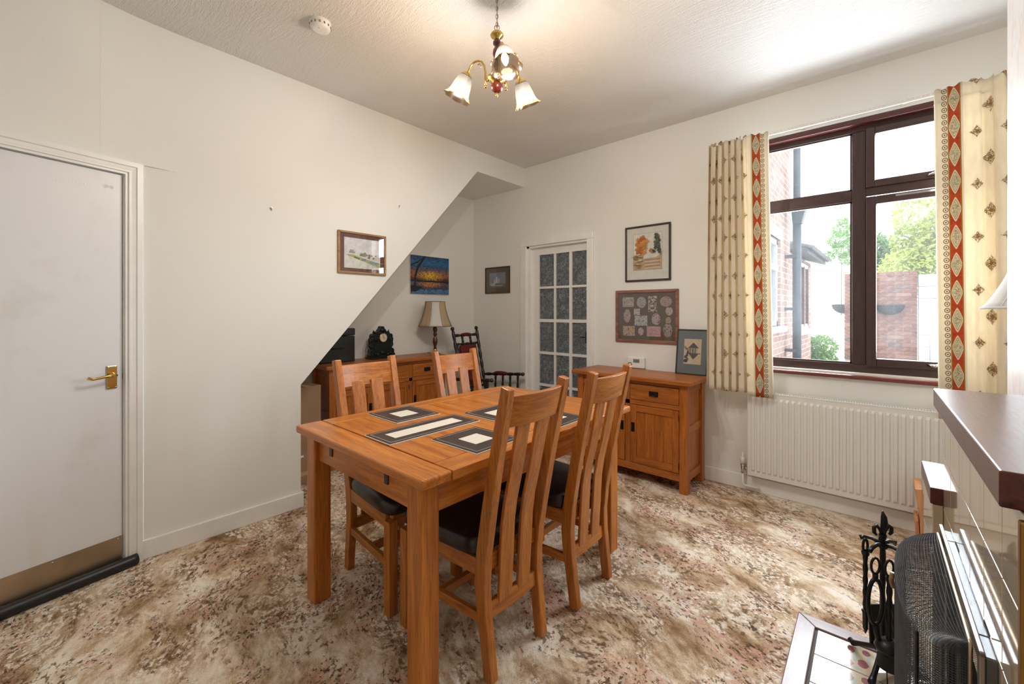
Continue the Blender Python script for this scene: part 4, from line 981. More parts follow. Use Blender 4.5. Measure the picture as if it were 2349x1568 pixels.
ch = thing('pendant_light', 'three-arm brass and dark wood pendant light with amber glass bell shades', 'pendant light', (-1.400, 1.454, 0), YAW)
BR = M['brass']
mb = MB()                       # chain
z = 2.655; k = 0
while z < 2.80:
    pts = []
    for i in range(13):
        a = 2*PI*i/12; x, zz = .0055*math.cos(a), .0125*math.sin(a)
        pts.append((x, 0, z+zz) if k % 2 == 0 else (0, x, z+zz))
    mb.tube(pts, .0017, 5, cap=False); z += .019; k += 1
mb.build('chain', M['brass_old'], ch)
MB().lathe([(.035, 2.80), (.035, 2.797), (.025, 2.794), (.0005, 2.793)], 24).build('ceiling_rose', BR, ch)
MB().tube([(0, .004, 2.62), (.002, .006, 2.70), (0, .004, 2.79)], .0022, 6).build('flex', M['brass_old'], ch)
mb = MB().tube([(.012*math.cos(2*PI*i/16), 0, 2.640+.013*math.sin(2*PI*i/16)) for i in range(17)], .0022, 6, cap=False); mb.build('loop', M['brass_old'], ch)
MB().lathe([(.004, 2.628), (.010, 2.622), (.028, 2.612), (.032, 2.604), (.029, 2.598), (.014, 2.588), (.012, 2.582), (.0005, 2.582)], 24).build('top_cap', BR, ch)
MB().lathe([(.0005, 2.584), (.012, 2.583), (.019, 2.572), (.019, 2.562), (.011, 2.552), (.012, 2.546), (.019, 2.534), (.021, 2.515), (.015, 2.495), (.010, 2.482), (.016, 2.47), (.018, 2.455), (.011, 2.44), (.010, 2.42), (.0005, 2.42)], 20).build('column', M['lampwood'], ch)
MB().lathe([(.0005, 2.426), (.022, 2.424), (.024, 2.414), (.046, 2.404), (.048, 2.398), (.040, 2.392), (.036, 2.386), (.020, 2.380), (.017, 2.374), (.0005, 2.374)], 28).build('dish', BR, ch)
mb = MB(); sph(mb, (0, 0, 2.358), .030, 20, 0, (1, 1, .92)); mb.build('ball', M['lampwood'], ch)
MB().lathe([(.0005, 2.334), (.006, 2.332), (.005, 2.326), (.0075, 2.321), (.005, 2.314), (.0005, 2.308)], 12).build('finial', BR, ch)
def rippled(a, t): return 1+.085*math.cos(7*a)*max(0, (t-.72)/.28)**1.5
for k in range(3):
    ang = R(13)+k*2*PI/3            # 0 = towards the camera
    dx, dy = math.sin(ang), -math.cos(ang)
    def q(r, z): return (dx*r, dy*r, z)
    arm = MB().tube([q(.058, 2.372), q(.058, 2.40), q(.059, 2.44), q(.064, 2.470), q(.078, 2.492), q(.098, 2.500), q(.118, 2.496), q(.134, 2.482), q(.144, 2.463), q(.149, 2.448)], .0048, 10).tube([q(.044, 2.398), q(.060, 2.398)], .006, 8).tube([q(.058, 2.364), q(.058, 2.374)], .0065, 8).build('arm', BR, ch)
    MB().tube([q(.085, 2.462+.0), q(.080, 2.475), q(.088, 2.484), q(.098, 2.480)], .0022, 6).build('arm_scroll', BR, arm)
    axis = Vector((dx*.50, dy*.50, -1)).normalized(); m4 = Vector((0, 0, -1)).rotation_difference(axis).to_matrix().to_4x4(); m4.translation = Vector(q(.152, 2.448))
    e = MB().lathe([(.0005, .006), (.010, .005), (.024, -.004), (.029, -.014), (.030, -.020)], 20).build('shade_holder', BR, ch); e.matrix_local = m4
    prof = [(.026, -.010), (.031, -.018), (.036, -.030), (.041, -.048), (.0445, -.066), (.047, -.084), (.051, -.100), (.057, -.112), (.063, -.121), (.067, -.126)]
    s_ = MB().lathe(prof, 56, rf=rippled).build('glass_shade', M['shade_glass'], ch); s_.matrix_local = m4
    b_ = MB().lathe([(.0005, -.040), (.010, -.041), (.015, -.055), (.0165, -.068), (.014, -.084), (.008, -.102), (.003, -.112), (.0005, -.115)], 16).build('bulb', M['bulb'], ch); b_.matrix_local = m4
    h_ = MB().lathe([(.011, -.002), (.012, -.042), (.0005, -.042)], 14).build('bulb_holder', M['plastic_cream'], ch); h_.matrix_local = m4
    pl = light('bulb_light', 'POINT', (0, 0, 0), (0, 0, 0), 16.5, (1, .95, .87), .014, ch); pl.matrix_local = m4 @ Matrix.Translation((0, 0, -.121))

# ------------------------------------------------------------------ draught excluder
p0, pe = Vector((-2.700, -.42, .027)), Vector((-2.868, .330, .027)); mb = MB(); P = []; rr = []
for i in range(41):
    t = i/40; P.append(p0.lerp(pe, t)+Vector((.0015*math.sin(9*t), 0, 0))); rr.append(.0265*(1-.05*(abs(((t*11) % 1)-.5) < .04)))
o = mb.tube(P, rr, 16).build('draught_excluder', M['rubber']); tag(o, 'long black tubular draught excluder lying along the foot of the white door', 'draught excluder')

# ------------------------------------------------------------------ fireplace (local x into the wall, local y away from the camera)
fp = thing('fireplace', 'beige glazed tile fireplace surround with thick red mahogany mantel shelf', 'fireplace', FPL, FPR)
FT = .021; OY0, OY1, OZ = -.705, -.255, .60
mb = MB().box(FT+.004, -.97, 0, .21, OY0, .98).box(FT+.004, OY1, 0, .21, 0, .98).box(FT+.004, OY0, OZ, .21, OY1, .98)
mb.build('surround_core', M['grout'], fp); box('plinth', (-.010, -.97, 0, FT+.003, -.004, .050), M['grout_dark'], fp)
tw, tg = .1617, .0028
for r in range(6):
    z1 = .98-r*.1633; z0 = z1-.1633
    for c in range(6):
        y1 = -c*tw; y0 = y1-tw
        if y0 > OY0-.05 and y1 < OY1+.05 and z1 < OZ+.05: continue
        ya, yb_ = y0, y1
        if z0 < OZ and y1 > OY1 > y0: ya = max(y0, OY1)
        if z0 < OZ and y1 > OY0 > y0: yb_ = min(y1, OY0)
        box('tile', (FT, ya+tg/2, max(.056, z0)+tg/2, FT+.008, yb_-tg/2, z1-tg/2), M['tile_beige'], fp, .0012)
MB().box(-.002, -.938, .980, .209, .004, 1.038).build('mantel_shelf', M['maho_y'], fp, .003)
wg = box('wing', (.002, .003, 0, .209, .318, .660), M['grout'], fp)
for r in range(4):
    z1 = .660-r*.1633; z0 = max(.003, z1-.1633)
    for c in range(2): box('tile', (-.004, .004+c*.157+tg/2, z0+tg/2, .002, .161+c*.157-tg/2, z1-tg/2), M['tile_beige'], wg, .001)
    box('tile', (-.003, -.002, z0+tg/2, FT-.001, .003, z1-tg/2), M['tile_beige'], wg, .001)
MB().box(-.010, -.004, .660, .209, .324, .713).build('wing_shelf', M['maho_y'], fp, .003)
box('edge_trim', (FT-.010, -.988, .0, FT+.012, -.971, .979), plain('dull_brass', (.36, .23, .07), .35, 1), fp, .003)
# fire front
ff = MB().box(.004, OY0-.075, .056, FT+.002, OY0, .648).box(.004, OY1, .056, FT+.002, OY1+.075, .648).box(.004, OY0, OZ, FT+.002, OY1, .648).build('fire_front', plain('grey_enamel_steel', (.16, .17, .18), .25, .6), fp, .003)
MB().box(-.004, OY0-.083, .056, .004, OY0-.070, .658).box(-.004, OY1+.070, .056, .004, OY1+.083, .658).box(-.004, OY0-.083, .648, .004, OY1+.083, .660).build('bright_rim', plain('dull_steel', (.36, .35, .34), .38, .9), ff, .002)
MB().box(.19, OY0, .056, .205, OY1, OZ).box(FT+.01, OY0-.006, .056, .2, OY0, OZ).box(FT+.01, OY1, .056, .2, OY1+.006, OZ).box(FT+.01, OY0, OZ-.006, .2, OY1, OZ).build('fire_back', M['dark'], ff)
mb = MB()
for i in range(9): mb.box(.045, OY0+.05+i*.042, .10, .055, OY0+.058+i*.042, .24)
mb.box(.043, OY0+.03, .235, .058, OY1-.03, .25).box(.043, OY0+.03, .09, .058, OY1-.03, .105).build('grate', M['iron'], ff)

ht = thing('hearth', 'raised hearth with cream and flowered tiles in a pinkish wood edging', 'hearth', FPL, FPR)
HX0, HX1, HY0, HY1, HZ = -.386, -.012, -1.05, .146, .054
box('slab', (HX0+.05, HY0+.05, 0, HX1, HY1-.05, HZ-.008), M['grout_dark'], ht)
MB().prism([(HX0, HY0), (HX0, HY1), (HX0+.062, HY1-.062), (HX0+.062, HY0+.062)], lambda a, b, d: (a, b, d), 0, HZ).build('edge_board', M['hearthwood'], ht, .003)
MB().prism([(HX0, HY1), (HX1-.004, HY1), (HX1-.004, HY1-.062), (HX0+.062, HY1-.062)], lambda a, b, d: (a, b, d), 0, HZ).build('edge_board', M['hearthwood_x'], ht, .003)
MB().prism([(HX0, HY0), (HX1-.004, HY0), (HX1-.004, HY0+.062), (HX0+.062, HY0+.062)], lambda a, b, d: (a, b, d), 0, HZ).build('edge_board', M['hearthwood_x'], ht, .003)
htw = [(HX0+.072, HX0+.072+.196), (HX0+.072+.200, HX1-.004)]; y = HY1-.072
while y > HY0+.08:
    y0 = max(HY0+.072, y-.150)
    for c, (xa, xb) in enumerate(htw):
        tl = box('hearth_tile', (xa, y0+.0022, HZ-.010, xb, y-.0022, HZ), M['tile_cream'], ht, .001)
        if c == 0:
            cx, cy = (xa+xb)/2+.015, (y0+y)/2; zz = HZ
            art_ = MB()
            art_.add([(cx-.045, y0+.003, zz+.0002), (cx+.05, y0+.003, zz+.0002), (cx+.05, y-.003, zz+.0002), (cx-.045, y-.003, zz+.0002)], [(0, 1, 2, 3)], mi=0)
            for (fx, fy, rx, ry, mi) in [(-.018, .035, .016, .024, 1), (.022, -.022, .015, .022, 1), (-.02, -.040, .016, .02, 1), (.03, .045, .012, .016, 1), (-.035, .0, .008, .022, 2), (.0, .005, .007, .03, 2), (.038, .012, .007, .022, 2), (.005, -.055, .016, .007, 2)]:
                pts = [(cx+fx+rx*(1+.12*math.cos(5*a))*math.cos(a), cy+fy+ry*math.sin(a), zz+.0004) for a in [2*PI*i/14 for i in range(14)]]; art_.add(pts, [tuple(range(14))], mi=mi)
            me = bpy.data.meshes.new('flower_print'); me.from_pydata(art_.v, [], art_.f)
            for m_ in (M['tile_tan'], M['tile_red'], M['tile_green']): me.materials.append(m_)
            me.polygons.foreach_set('material_index', art_.mi); me.update(); link('flower_print', me, tl)
    y -= .150

# spark guard
gd = thing('spark_guard', 'black wire mesh spark guard bowed in front of the fire opening', 'fire guard', FPL, FPR)
gc, ghw, gp, gz0, gz1, gzt = -.500, .262, .098, HZ+.004, .622, .655
def plan(t):
    c, s = math.cos(t), math.sin(t)
    return (-gp*abs(s)**.62, gc+ghw*math.copysign(abs(c)**.75, c))
def gpt(t, z):
    x, y = plan(t); k = 1 if z <= gz1 else math.sqrt(max(0, 1-((z-gz1)/(gzt-gz1))**2))
    return Vector((-.012+x*k, y, z))
ts = [PI*i/120 for i in range(121)]
L = [0]
for a, b in zip(ts, ts[1:]): L.append(L[-1]+(Vector(plan(b))-Vector(plan(a))).length)
def tat(l):
    for i in range(len(L)-1):
        if l <= L[i+1]: f = (l-L[i])/max(1e-9, L[i+1]-L[i]); return ts[i]+(ts[i+1]-ts[i])*f
    return PI
wire = MB(); NVW = 130
zz = [gz0, .3, gz1]+[gz1+(gzt-gz1)*math.sin(PI/2*i/9) for i in range(1, 10)]
for i in range(NVW+1): t = tat(L[-1]*i/NVW); wire.tube([gpt(t, z) for z in zz], .0008, 3, cap=False, smooth=False)
nz = 135
for j in range(nz+1):
    if j < 112: z = gz0+(gz1-gz0)*j/112
    else: z = gz1+(gzt-gz1)*math.sin(PI/2*(j-112)/(nz-112))
    wire.tube([gpt(tat(L[-1]*i/60), z) for i in range(61)], .0008, 3, cap=False, smooth=False)
wo = wire.build('wire_mesh', plain('steel_wire', (.075, .085, .095), .38, .55, var=.2), gd); wo['kind'] = 'stuff'
fr = MB().tube([gpt(0, gz0), gpt(0, gz1), gpt(0, gzt-.01)]+[Vector((-.012, gc+ghw*math.cos(a), gzt)) for a in [PI*i/12 for i in range(13)]]+[gpt(PI, gz1), gpt(PI, gz0)], .0035, 8)
fr.build('rim', M['brass_old'], gd)
MB().tube([gpt(tat(L[-1]*i/40), gz0+.004) for i in range(41)], .005, 8).build('foot_rim', M['iron'], gd)
for t in (.62, PI-.62): MB().tube([gpt(t, z)-Vector((.002, 0, 0)) for z in [gz0, .3, gz1]], .003, 6).build('corner_rod', M['iron'], gd)
hb = gpt(PI*.30, .50); MB().tube([hb+Vector((-.002, 0, 0)), hb+Vector((-.012, 0, .004)), hb+Vector((-.015, 0, .022)), hb+Vector((-.013, 0, .045))], [.003, .005, .006, .005], 10).build('handle', M['frame_gold'], gd)

# companion set : stand, poker, tongs, brush, shovel
CS = Vector((-.0215, 1.9375, 0))
cst = thing('companion_set_stand', 'black wrought-iron fire tool stand with fleur-de-lis finial on the hearth', 'fire tools', (CS.x, CS.y, HZ), YAW)   # local x = across, local y = away
I = M['iron']
def twist(mb, a, b, r):
    a, b = Vector(a), Vector(b); N = 26
    return mb.tube([a.lerp(b, i/N) for i in range(N+1)], [r*(1+.14*math.sin(i*1.25)) for i in range(N+1)], 6)
pz = -HZ
twist(MB(), (0, 0, .110+pz), (0, 0, .520+pz), .0085).build('pole', I, cst)
fl = MB().tube([(0, 0, .515+pz), (-.002, 0, .535+pz), (.006, 0, .558+pz), (.004, 0, .580+pz), (-.001, 0, .602+pz)], [.007, .006, .011, .009, .002], 10)
for s in (-1, 1): fl.tube([(s*.004, 0, .518+pz), (s*.010, 0, .538+pz), (s*.022, 0, .552+pz), (s*.030, 0, .545+pz), (s*.030, 0, .528+pz), (s*.022, 0, .520+pz)], [.004, .005, .006, .006, .006, .004], 8)
fl.lathe([(.010, .512+pz), (.012, .517+pz), (.010, .522+pz)], 12); fl.build('finial', I, cst)
ba = MB()
for a in (0, 90, 180, 270):
    c_, s_ = math.cos(R(a+20)), math.sin(R(a+20))
    ba.tube([(0, 0, .485+pz), (c_*.03, s_*.03, .492+pz), (c_*.055, s_*.055, .486+pz), (c_*.066, s_*.066, .474+pz), (c_*.070, s_*.070, .486+pz)], [.007, .0065, .006, .005, .005], 8)
ba.lathe([(.013, .476+pz), (.015, .485+pz), (.013, .494+pz)], 14); ba.build('hook_crossbar', I, cst)
for a in (100, 214, 335):
    c_, s_ = math.cos(R(a)), math.sin(R(a))
    MB().tube([(0, 0, .125+pz), (c_*.025, s_*.025, .115+pz), (c_*.055, s_*.055, .098+pz), (c_*.085, s_*.085, .080+pz), (c_*.105, s_*.105, .0665+pz), (c_*.120, s_*.120, .072+pz)], [.010, .009, .008, .008, .0105, .008], 10).build('foot', I, cst)
def tool_loop(mb, x, y, ztop, r=.014):
    mb.tube([(x+r*.8*math.sin(2*PI*i/14), y, ztop-.026+.026*math.cos(2*PI*i/14)) for i in range(15)], .0042, 6); return mb
GT = 'fire tools hung on the stand'
pk = thing('poker', 'slim black poker hanging at the outer side of the fire tool stand', 'fire tool', (CS.x, CS.y, 0), YAW, GT)
twist(tool_loop(MB(), -.060, .000, .505, .010), (-.060, .000, .455), (-.060, .000, .245), .0075).build('shaft', I, pk)
MB().lathe([(.010, .450), (.012, .458), (.009, .466)], 8, Matrix.Translation((-.060, .000, 0))).build('collar', I, pk)
MB().tube([(-.060, .000, .262), (-.060, .000, .256), (-.060, .000, .25), (-.060, .000, .20), (-.060, .000, .180)], [.009, .0115, .0085, .0075, .0015], 8).build('tip', I, pk)
tg_ = thing('fire_tongs', 'black fire tongs with a long oval loop on the fire tool stand', 'fire tool', (CS.x, CS.y, 0), YAW, GT)
mb = tool_loop(MB(), -.070, -.052, .470, .018); mb.tube([(-.070, -.052, .418), (-.070, -.052, .395)], .008, 8)
mb.tube([(-.070+.024*math.sin(2*PI*i/24), -.052, .325+.075*math.cos(2*PI*i/24)) for i in range(25)], .0062, 8); mb.tube([(-.070, -.052, .250), (-.060, -.052, .20), (-.054, -.052, .150)], [.009, .008, .006], 8); mb.build('arms', I, tg_)
bh = thing('hearth_brush', 'black hearth brush with round head on the fire tool stand', 'fire tool', (CS.x, CS.y, 0), YAW, GT)
tool_loop(MB(), -.036, -.066, .470, .018).build('ring', I, bh)
twist(MB(), (-.036, -.066, .420), (-.036, -.066, .205), .0085).build('shaft', I, bh)
MB().lathe([(.009, .212), (.022, .206), (.036, .192), (.040, .180), (.036, .172), (.0005, .172)], 24, Matrix.Translation((-.036, -.066, 0))).build('head', I, bh)
MB().lathe([(.030, .175), (.034, .12), (.0005, .12)], 20, Matrix.Translation((-.036, -.066, 0))).build('bristles', M['dark'], bh)
sv = thing('hearth_shovel', 'black hearth shovel with broad square blade on the fire tool stand', 'fire tool', (CS.x, CS.y, 0), YAW, GT)
twist(tool_loop(MB(), .048, .056, .490, .014), (.048, .056, .440), (.048, .056, .24), .0075).build('shaft', I, sv)
MB().add([(0.006, .050, .245), (0.090, .050, .245), (0.104, .046, .215), (0.104, .040, .105), (0.094, .032, .095), (0.002, .032, .095), (-0.008, .040, .105), (-0.008, .046, .215)]+[(0.006, .056, .245), (0.090, .056, .245), (0.104, .052, .215), (0.104, .046, .105), (0.094, .038, .095), (0.002, .038, .095), (-0.008, .046, .105), (-0.008, .052, .215)],
         [tuple(range(8)), tuple(range(8, 16))]+[(i, (i+1) % 8, 8+(i+1) % 8, 8+i) for i in range(8)]).build('blade', I, sv, .002)

# small wooden rack beyond the fireplace
wr = thing('wooden_stand', 'small pale wooden slatted stand on the floor between fireplace and radiator', 'stand', (.152, 3.150, 0), R(0))
MB().sweep([(-.020, 0, .012), (-.026, 0, .20), (-.046, 0, .365)], (0, 1, 0), .20, .030).build('front_slat', M['slat_pale'], wr, .006)
MB().sweep([(-.040, 0, .006), (-.052, 0, .19)], (0, 1, 0), .16, .016).build('low_slat', M['slat_pale'], wr, .004)
MB().sweep([(.105, 0, .012), (.110, 0, .20), (.120, 0, .340)], (0, 1, 0), .20, .024).build('back_slat', M['slat_pale'], wr, .006)
box('foot', (-.045, -.09, 0, .125, -.065, .022), M['slat_pale'], wr, .003); box('foot', (-.045, .065, 0, .125, .09, .022), M['slat_pale'], wr, .003)
box('base', (-.01, -.085, .02, .10, .085, .032), M['slat_pale'], wr, .002)

# standard lamp in the alcove
fl = thing('standard_lamp', 'standard lamp with white bell shade half hidden behind the chimney breast', 'lamp', (.478, 2.800, 0))
MB().lathe([(.0005, 0), (.135, 0), (.138, .015), (.10, .030), (.04, .045), (.022, .07)], 28).build('base', M['lampwood'], fl)
MB().lathe([(.020, .06), (.026, .10), (.016, .14), (.018, .5), (.024, .56), (.015, .60), (.017, 1.05), (.022, 1.10), (.013, 1.16), (.012, 1.30), (.0005, 1.30)], 18).build('stem', M['lampwood'], fl)
def bell2(t): return .085+(.178-.085)*(1-t)**1.6
for k in range(6):
    a0, a1 = 2*PI*k/6+R(40), 2*PI*(k+1)/6+R(40); vs = []
    for i in range(11):
        t = i/10; r = bell2(t)
        for j in range(7):
            a = a0+(a1-a0)*j/6; vs.append((r*math.cos(a), r*math.sin(a), 1.305+.235*t))
    o = MB().add(vs, [(i*7+j, i*7+j+1, i*7+8+j, i*7+7+j) for i in range(10) for j in range(6)], True).build('shade_panel', M['shade_white'], fl); m = o.modifiers.new('thick', 'SOLIDIFY'); m.thickness = .002
    MB().tube([(bell2(i/10)*1.004*math.cos(a0), bell2(i/10)*1.004*math.sin(a0), 1.305+.235*i/10) for i in range(11)], .002, 5).build('seam', M['shade_white'], o)
for z, r in ((1.304, .180), (1.540, .086)): MB().tube([(r*math.cos(2*PI*i/40), r*math.sin(2*PI*i/40), z) for i in range(41)], .006, 6).build('braid', M['shade_white'], fl)
MB().tube([(0, 0, 1.30), (0, 0, 1.40)], .012, 10).build('bulb_holder', M['brass'], fl)

# ------------------------------------------------------------------ outside the window
gr = box('ground', (-30, YW+.27, -.30, 40, 14, -.05), M['concrete']); struct(gr)
hl = MB().add([(-80, 14, -.3), (90, 14, -.3), (90, 60, 2.2), (-80, 60, 2.2), (-80, 130, 3.2), (90, 130, 3.2)], [(0, 1, 2, 3), (3, 2, 5, 4)]).build('ground_field', M['field']); struct(hl)
# kitchen wing of the house
EX = -1.06
kw = thing('house_wing', 'brick rear wing of the house with white casement seen through the window', 'building', (EX, 0, 0))
cells2y = MB()
def ycells(mb, ys, zs, hole, x0, x1):
    for i in range(len(ys)-1):
        for j in range(len(zs)-1):
            cy, cz = (ys[i]+ys[i+1])/2, (zs[j]+zs[j+1])/2
            if not any(a < cy < b and c < cz < d for a, b, c, d in hole): mb.box(x0, ys[i], zs[j], x1, ys[i+1], zs[j+1])
    return mb
KY0, KY1 = 5.30, 6.35
ycells(MB(), [YW+.27, KY0, KY1, 7.05], [-.05, 1.10, 2.20, 5.2], [(KY0, KY1, 1.10, 2.20)], -.25, 0).build('brick_wall', M['brickwall'], kw)
MB().box(-2.75, 6.80, -.05, -.251, 7.05, 5.2).box(-2.95, YW+.27, -.05, -2.75, 7.05, 5.2).build('rear_walls', M['brickwall'], kw)
kf = MB().box(-.12, KY0, 1.10, -.03, KY0+.07, 2.20).box(-.12, KY1-.07, 1.10, -.03, KY1, 2.20).box(-.12, KY0, 1.10, -.03, KY1, 1.17).box(-.12, KY0, 2.13, -.03, KY1, 2.20).box(-.12, (KY0+KY1)/2-.04, 1.10, -.02, (KY0+KY1)/2+.04, 2.20).box(-.12, KY0, 1.80, -.02, KY1, 1.87).build('window_frame', M['outpaint'], kw, .006)
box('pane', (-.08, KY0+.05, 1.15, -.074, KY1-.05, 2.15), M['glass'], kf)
box('window_sill', (-.05, KY0-.06, 1.03, .07, KY1+.06, 1.10), M['render_white'], kw, .006)
box('lintel', (-.02, KY0-.12, 2.20, .006, KY1+.12, 2.34), M['render_white'], kw)
MB().box(-2.75, YW+.27, 2.55, -.25, 6.8, 2.65).build('kitchen_ceiling', M['render_white'], kw); MB().box(-2.75, YW+.27, -.05, -.25, 6.8, -.01).build('kitchen_floor', M['slate'], kw)
MB().box(-2.74, 6.70, 0, -.26, 6.79, 2.55).box(-2.74, YW+.28, 0, -2.65, 6.7, 2.55).build('kitchen_lining', M['wall'], kw)
MB().box(-2.64, 5.6, 0, -2.05, 6.69, .90).box(-2.64, 6.1, 0, -.30, 6.69, .90).build('kitchen_units', plain('blue_grey_units', (.20, .27, .31), .4), kw)
dp = thing('downpipe', 'black cast drainpipe with rainwater hopper on the house wing corner', 'drainpipe', (EX+.075, 6.70, 0))
MB().tube([(.055, 0, -.04), (.055, 0, 2.50)], .050, 14).tube([(.055, 0, 2.62), (.055, 0, 4.5)], .042, 12).build('pipe', M['pipe_black'], dp)
MB().add([(0, -.09, 2.66), (.17, -.09, 2.66), (.17, .09, 2.66), (0, .09, 2.66), (0.01, -.055, 2.44), (.11, -.055, 2.44), (.11, .055, 2.44), (.01, .055, 2.44)], [(0, 1, 2, 3), (7, 6, 5, 4), (0, 4, 5, 1), (1, 5, 6, 2), (2, 6, 7, 3), (3, 7, 4, 0)]).build('hopper', M['pipe_black'], dp, .008)
for zz in (.75, 1.30, 2.0): MB().box(-.073, -.07, zz, .06, .07, zz+.035).build('bracket', M['pipe_black'], dp)
ob = thing('outbuilding', 'low brick outhouse with tiled roof edge beyond the drainpipe', 'building', (EX, 0, 0))
MB().box(-2.2, 7.06, -.05, 0, 9.1, 2.12).build('brick_wall', M['brickwall'], ob)
f2 = MB().box(-.01, 7.25, 1.0, .03, 8.55, 1.08).box(-.01, 7.25, 1.98, .03, 8.55, 2.04).build('window_frame', M['outpaint'], ob)
for yy in (7.25, 7.65, 8.08, 8.50): box('mullion', (-.01, yy, 1.05, .035, yy+.06, 2.0), M['maho_z'], f2)
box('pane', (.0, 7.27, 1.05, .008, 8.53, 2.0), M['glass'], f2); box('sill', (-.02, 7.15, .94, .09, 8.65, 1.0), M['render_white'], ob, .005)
MB().add([(.20, 7.06, 2.10), (.20, 9.25, 2.10), (-2.3, 9.25, 2.95), (-2.3, 7.06, 2.95), (.20, 7.06, 2.16), (.20, 9.25, 2.16), (-2.3, 9.25, 3.01), (-2.3, 7.06, 3.01)], [(3, 2, 1, 0), (4, 5, 6, 7), (0, 1, 5, 4), (1, 2, 6, 5), (2, 3, 7, 6), (3, 0, 4, 7)]).build('roof', M['slate'], ob)
pt = MB().prism([(.10*math.cos(PI*i/8), .055*math.sin(PI*i/8)) for i in range(9)], lambda a, b, d: (d, a, b), -.40, .06).mesh('roof_tile', M['slate'])
for k in range(10): link('roof_tile', pt, ob, loc=(.20, 7.16+.215*k, 2.165), rot=(0, R(18.8), 0))
# garden wall with real bricks
GX0, GX1, GY, GZT = -.72, .37, 11.1, 1.98
gw = thing('garden_wall', 'weathered red brick garden wall with hanging baskets beyond the yard', 'wall', (0, GY, 0))
MB().box(GX0+.012, .012, -.05, GX1-.004, .225, GZT-.01).build('mortar_core', M['mortar'], gw)
bs = MB().box(0, 0, 0, .215, .10, .065).mesh('brick', M['brick']); bh_ = MB().box(0, 0, 0, .1025, .10, .065).mesh('brick_half', M['brick'])
row = 0; z = .30
while z < GZT-.02:
    x = GX0-(.112 if row % 2 else 0)
    while x < GX1-.02:
        a, b = max(x, GX0), min(x+.215, GX1)
        if b-a > .19: o = link('brick', bs, gw, loc=(a, random.uniform(-.004, .004), z))
        elif b-a > .06: o = link('brick', bh_, gw, loc=(a, random.uniform(-.004, .004), z)); o.scale.x = (b-a)/.1025
        x += .225
    z += .075; row += 1
for k in range(10): MB().box(0, 0, 0, .10, .232, .075).build('coping_brick', M['brick'], gw, .004, loc=(GX0+.109*k, -.003, GZT+random.uniform(-.006, .004)))
pr = thing('gate_pier', 'pale grey painted block pier standing at the end of the garden wall', 'pier', (.385, 10.95, 0))
for k in range(9): box('block', (0, 0, -.05+k*.225, .36, .42, .17+k*.225), M['pier'] if k > 5 else M['render_white'], pr, .006)
MB().tube([(.12, -.03, 1.25), (.15, -.03, 1.0), (.15, -.03, .3)], .012, 8).build('pipe', M['pier'], pr)
yw_ = thing('yard_wall', 'white rendered yard wall running right from the pale pier', 'wall', (.75, 11.0, 0))
box('render', (0, 0, -.05, 4.5, .22, 1.30), M['render_white'], yw_, .01); box('coping', (-.02, -.03, 1.30, 4.5, .25, 1.36), M['brick'], yw_, .006)
def basket(label, loc, rz, r=.21):
    t = thing('wall_basket', label, 'basket', loc, rz, 'half-round wall baskets')
    mb = MB()
    for i in range(13):
        a = PI*i/12; mb.tube([(r*math.cos(a)*math.cos(p), -r*math.sin(a)*math.cos(p), -r*.85*math.sin(p)) for p in [PI/2*j/8 for j in range(9)]], .009, 5)
    for j in range(5):
        p = PI/2*j/6; mb.tube([(r*math.cos(a)*math.cos(p), -r*math.sin(a)*math.cos(p), -r*.85*math.sin(p)) for a in [PI*i/14 for i in range(15)]], .010, 5)
    mb.build('wires', I, t); vs = []
    for i in range(9):
        p = PI/2*i/8
        for j in range(13): a = PI*j/12; vs.append((.93*r*math.cos(a)*math.cos(p), -.93*r*math.sin(a)*math.cos(p), -.8*r*math.sin(p)))
    MB().add(vs, [(i*13+j, i*13+j+1, i*13+14+j, i*13+13+j) for i in range(8) for j in range(12)], True).build('liner', plain('black_liner', (.03, .034, .038), .9), t); return t
basket('black half-round wall basket on the face of the garden wall', (-.02, GY-.006, 1.40), 0)
basket('black half-round basket on the far end of the garden wall', (GX0-.002, GY+.11, 1.42), -PI/2)

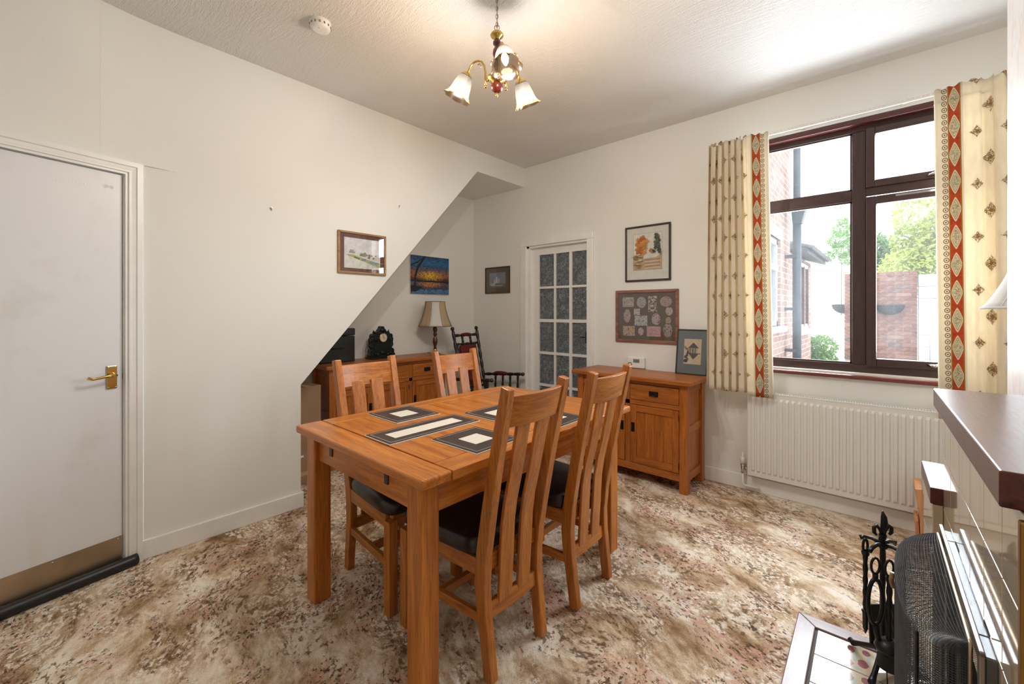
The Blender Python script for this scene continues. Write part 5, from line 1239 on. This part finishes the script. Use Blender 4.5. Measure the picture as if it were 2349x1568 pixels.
def tree(name, label, cat, loc, clusters, n, ls, mat, trunk, seed, group=None):
    rr = random.Random(seed); t = thing(name, label, cat, loc, group=group); mb = MB()
    tot = sum(c[3]**2 for c in clusters)
    for (cx, cy, cz, cr) in clusters:
        for k in range(int(n*cr*cr/tot)):
            d = Vector((rr.gauss(0, 1), rr.gauss(0, 1), rr.gauss(0, 1))).normalized()*cr*rr.uniform(.55, 1)**.6; d.z *= .85
            c = Vector((cx, cy, cz))+d; u = Vector((rr.gauss(0, 1), rr.gauss(0, 1), rr.gauss(0, 1))).normalized(); v = u.orthogonal().normalized(); s = ls*rr.uniform(.6, 1.3)
            mb.add([c-u*s, c-v*s*.5, c+u*s, c+v*s*.5], [(0, 1, 2, 3)])
    me = bpy.data.meshes.new('foliage'); me.from_pydata(mb.v, [], mb.f); me.materials.append(mat); me.update(); o = link('foliage', me, t); o['kind'] = 'stuff'
    if trunk:
        h = max(c[2] for c in clusters)*.8; MB().tube([(0, 0, -.3), (.03, 0, h*.5), (0, .05, h)], [trunk, trunk*.7, trunk*.3], 8).build('trunk', M['bark'], t)
    return t
GTR = 'trees beyond the yard'
rr = random.Random(5)
def cl(n, sx, sy, z0, z1, r0, r1): return [(rr.uniform(-sx, sx), rr.uniform(-sy, sy), rr.uniform(z0, z1), rr.uniform(r0, r1)) for _ in range(n)]
tree('tree', 'sunlit yellow-green tree rising behind the pale pier', 'tree', (1.45, 24, 0), cl(16, 1.0, .6, 2.2, 5.2, .7, 1.0), 9000, .10, M['leaf_yellow'], .20, 1, GTR)
tree('tree', 'darker green tree rising behind the brick garden wall', 'tree', (-.30, 31, 0), cl(12, .8, .6, 2.2, 6.6, .7, 1.0), 7000, .12, M['leaf_dark'], .20, 2, GTR)
tree('tree', 'slender feathery tree by itself between outhouse and garden wall', 'tree', (-2.65, 38, 0), [(.1, 0, 7.7, .35), (.05, 0, 7.1, .55), (-.15, 0, 6.4, .75), (.3, 0, 5.7, .8), (-.75, 0, 5.2, .45), (.4, 0, 5.0, .6)], 1500, .11, M['leaf_mid'], .04, 3, GTR)
tree('shrub', 'low green shrub growing at the yard edge left of the garden wall', 'shrub', (-1.30, 10.5, -.05), [(-.30, 0, .30, .32), (0, 0, .28, .32), (.25, 0, .30, .30), (-.30, 0, .62, .30), (0, 0, .58, .30), (.25, 0, .62, .28), (-.42, 0, .80, .2), (-.1, .05, .80, .2)], 5200, .036, M['leaf_mid'], 0, 4)
tree('shrub', 'dense green hedge showing right of the pale pier', 'shrub', (1.9, 13.2, -.05), [(-.2, 0, 1.2, .7), (.6, 0, 1.5, .8), (1.4, 0, 1.2, .8)], 3500, .07, M['leaf_dark'], 0, 6)
po = thing('fence_post', 'short dark fence post standing behind the low shrub', 'post', (-1.62, 12.6, -.05)); box('post', (-.05, -.05, 0, .05, .05, 1.15), M['slate'], po, .01); box('cap', (-.06, -.06, 1.15, .06, .06, 1.19), M['slate'], po, .01)
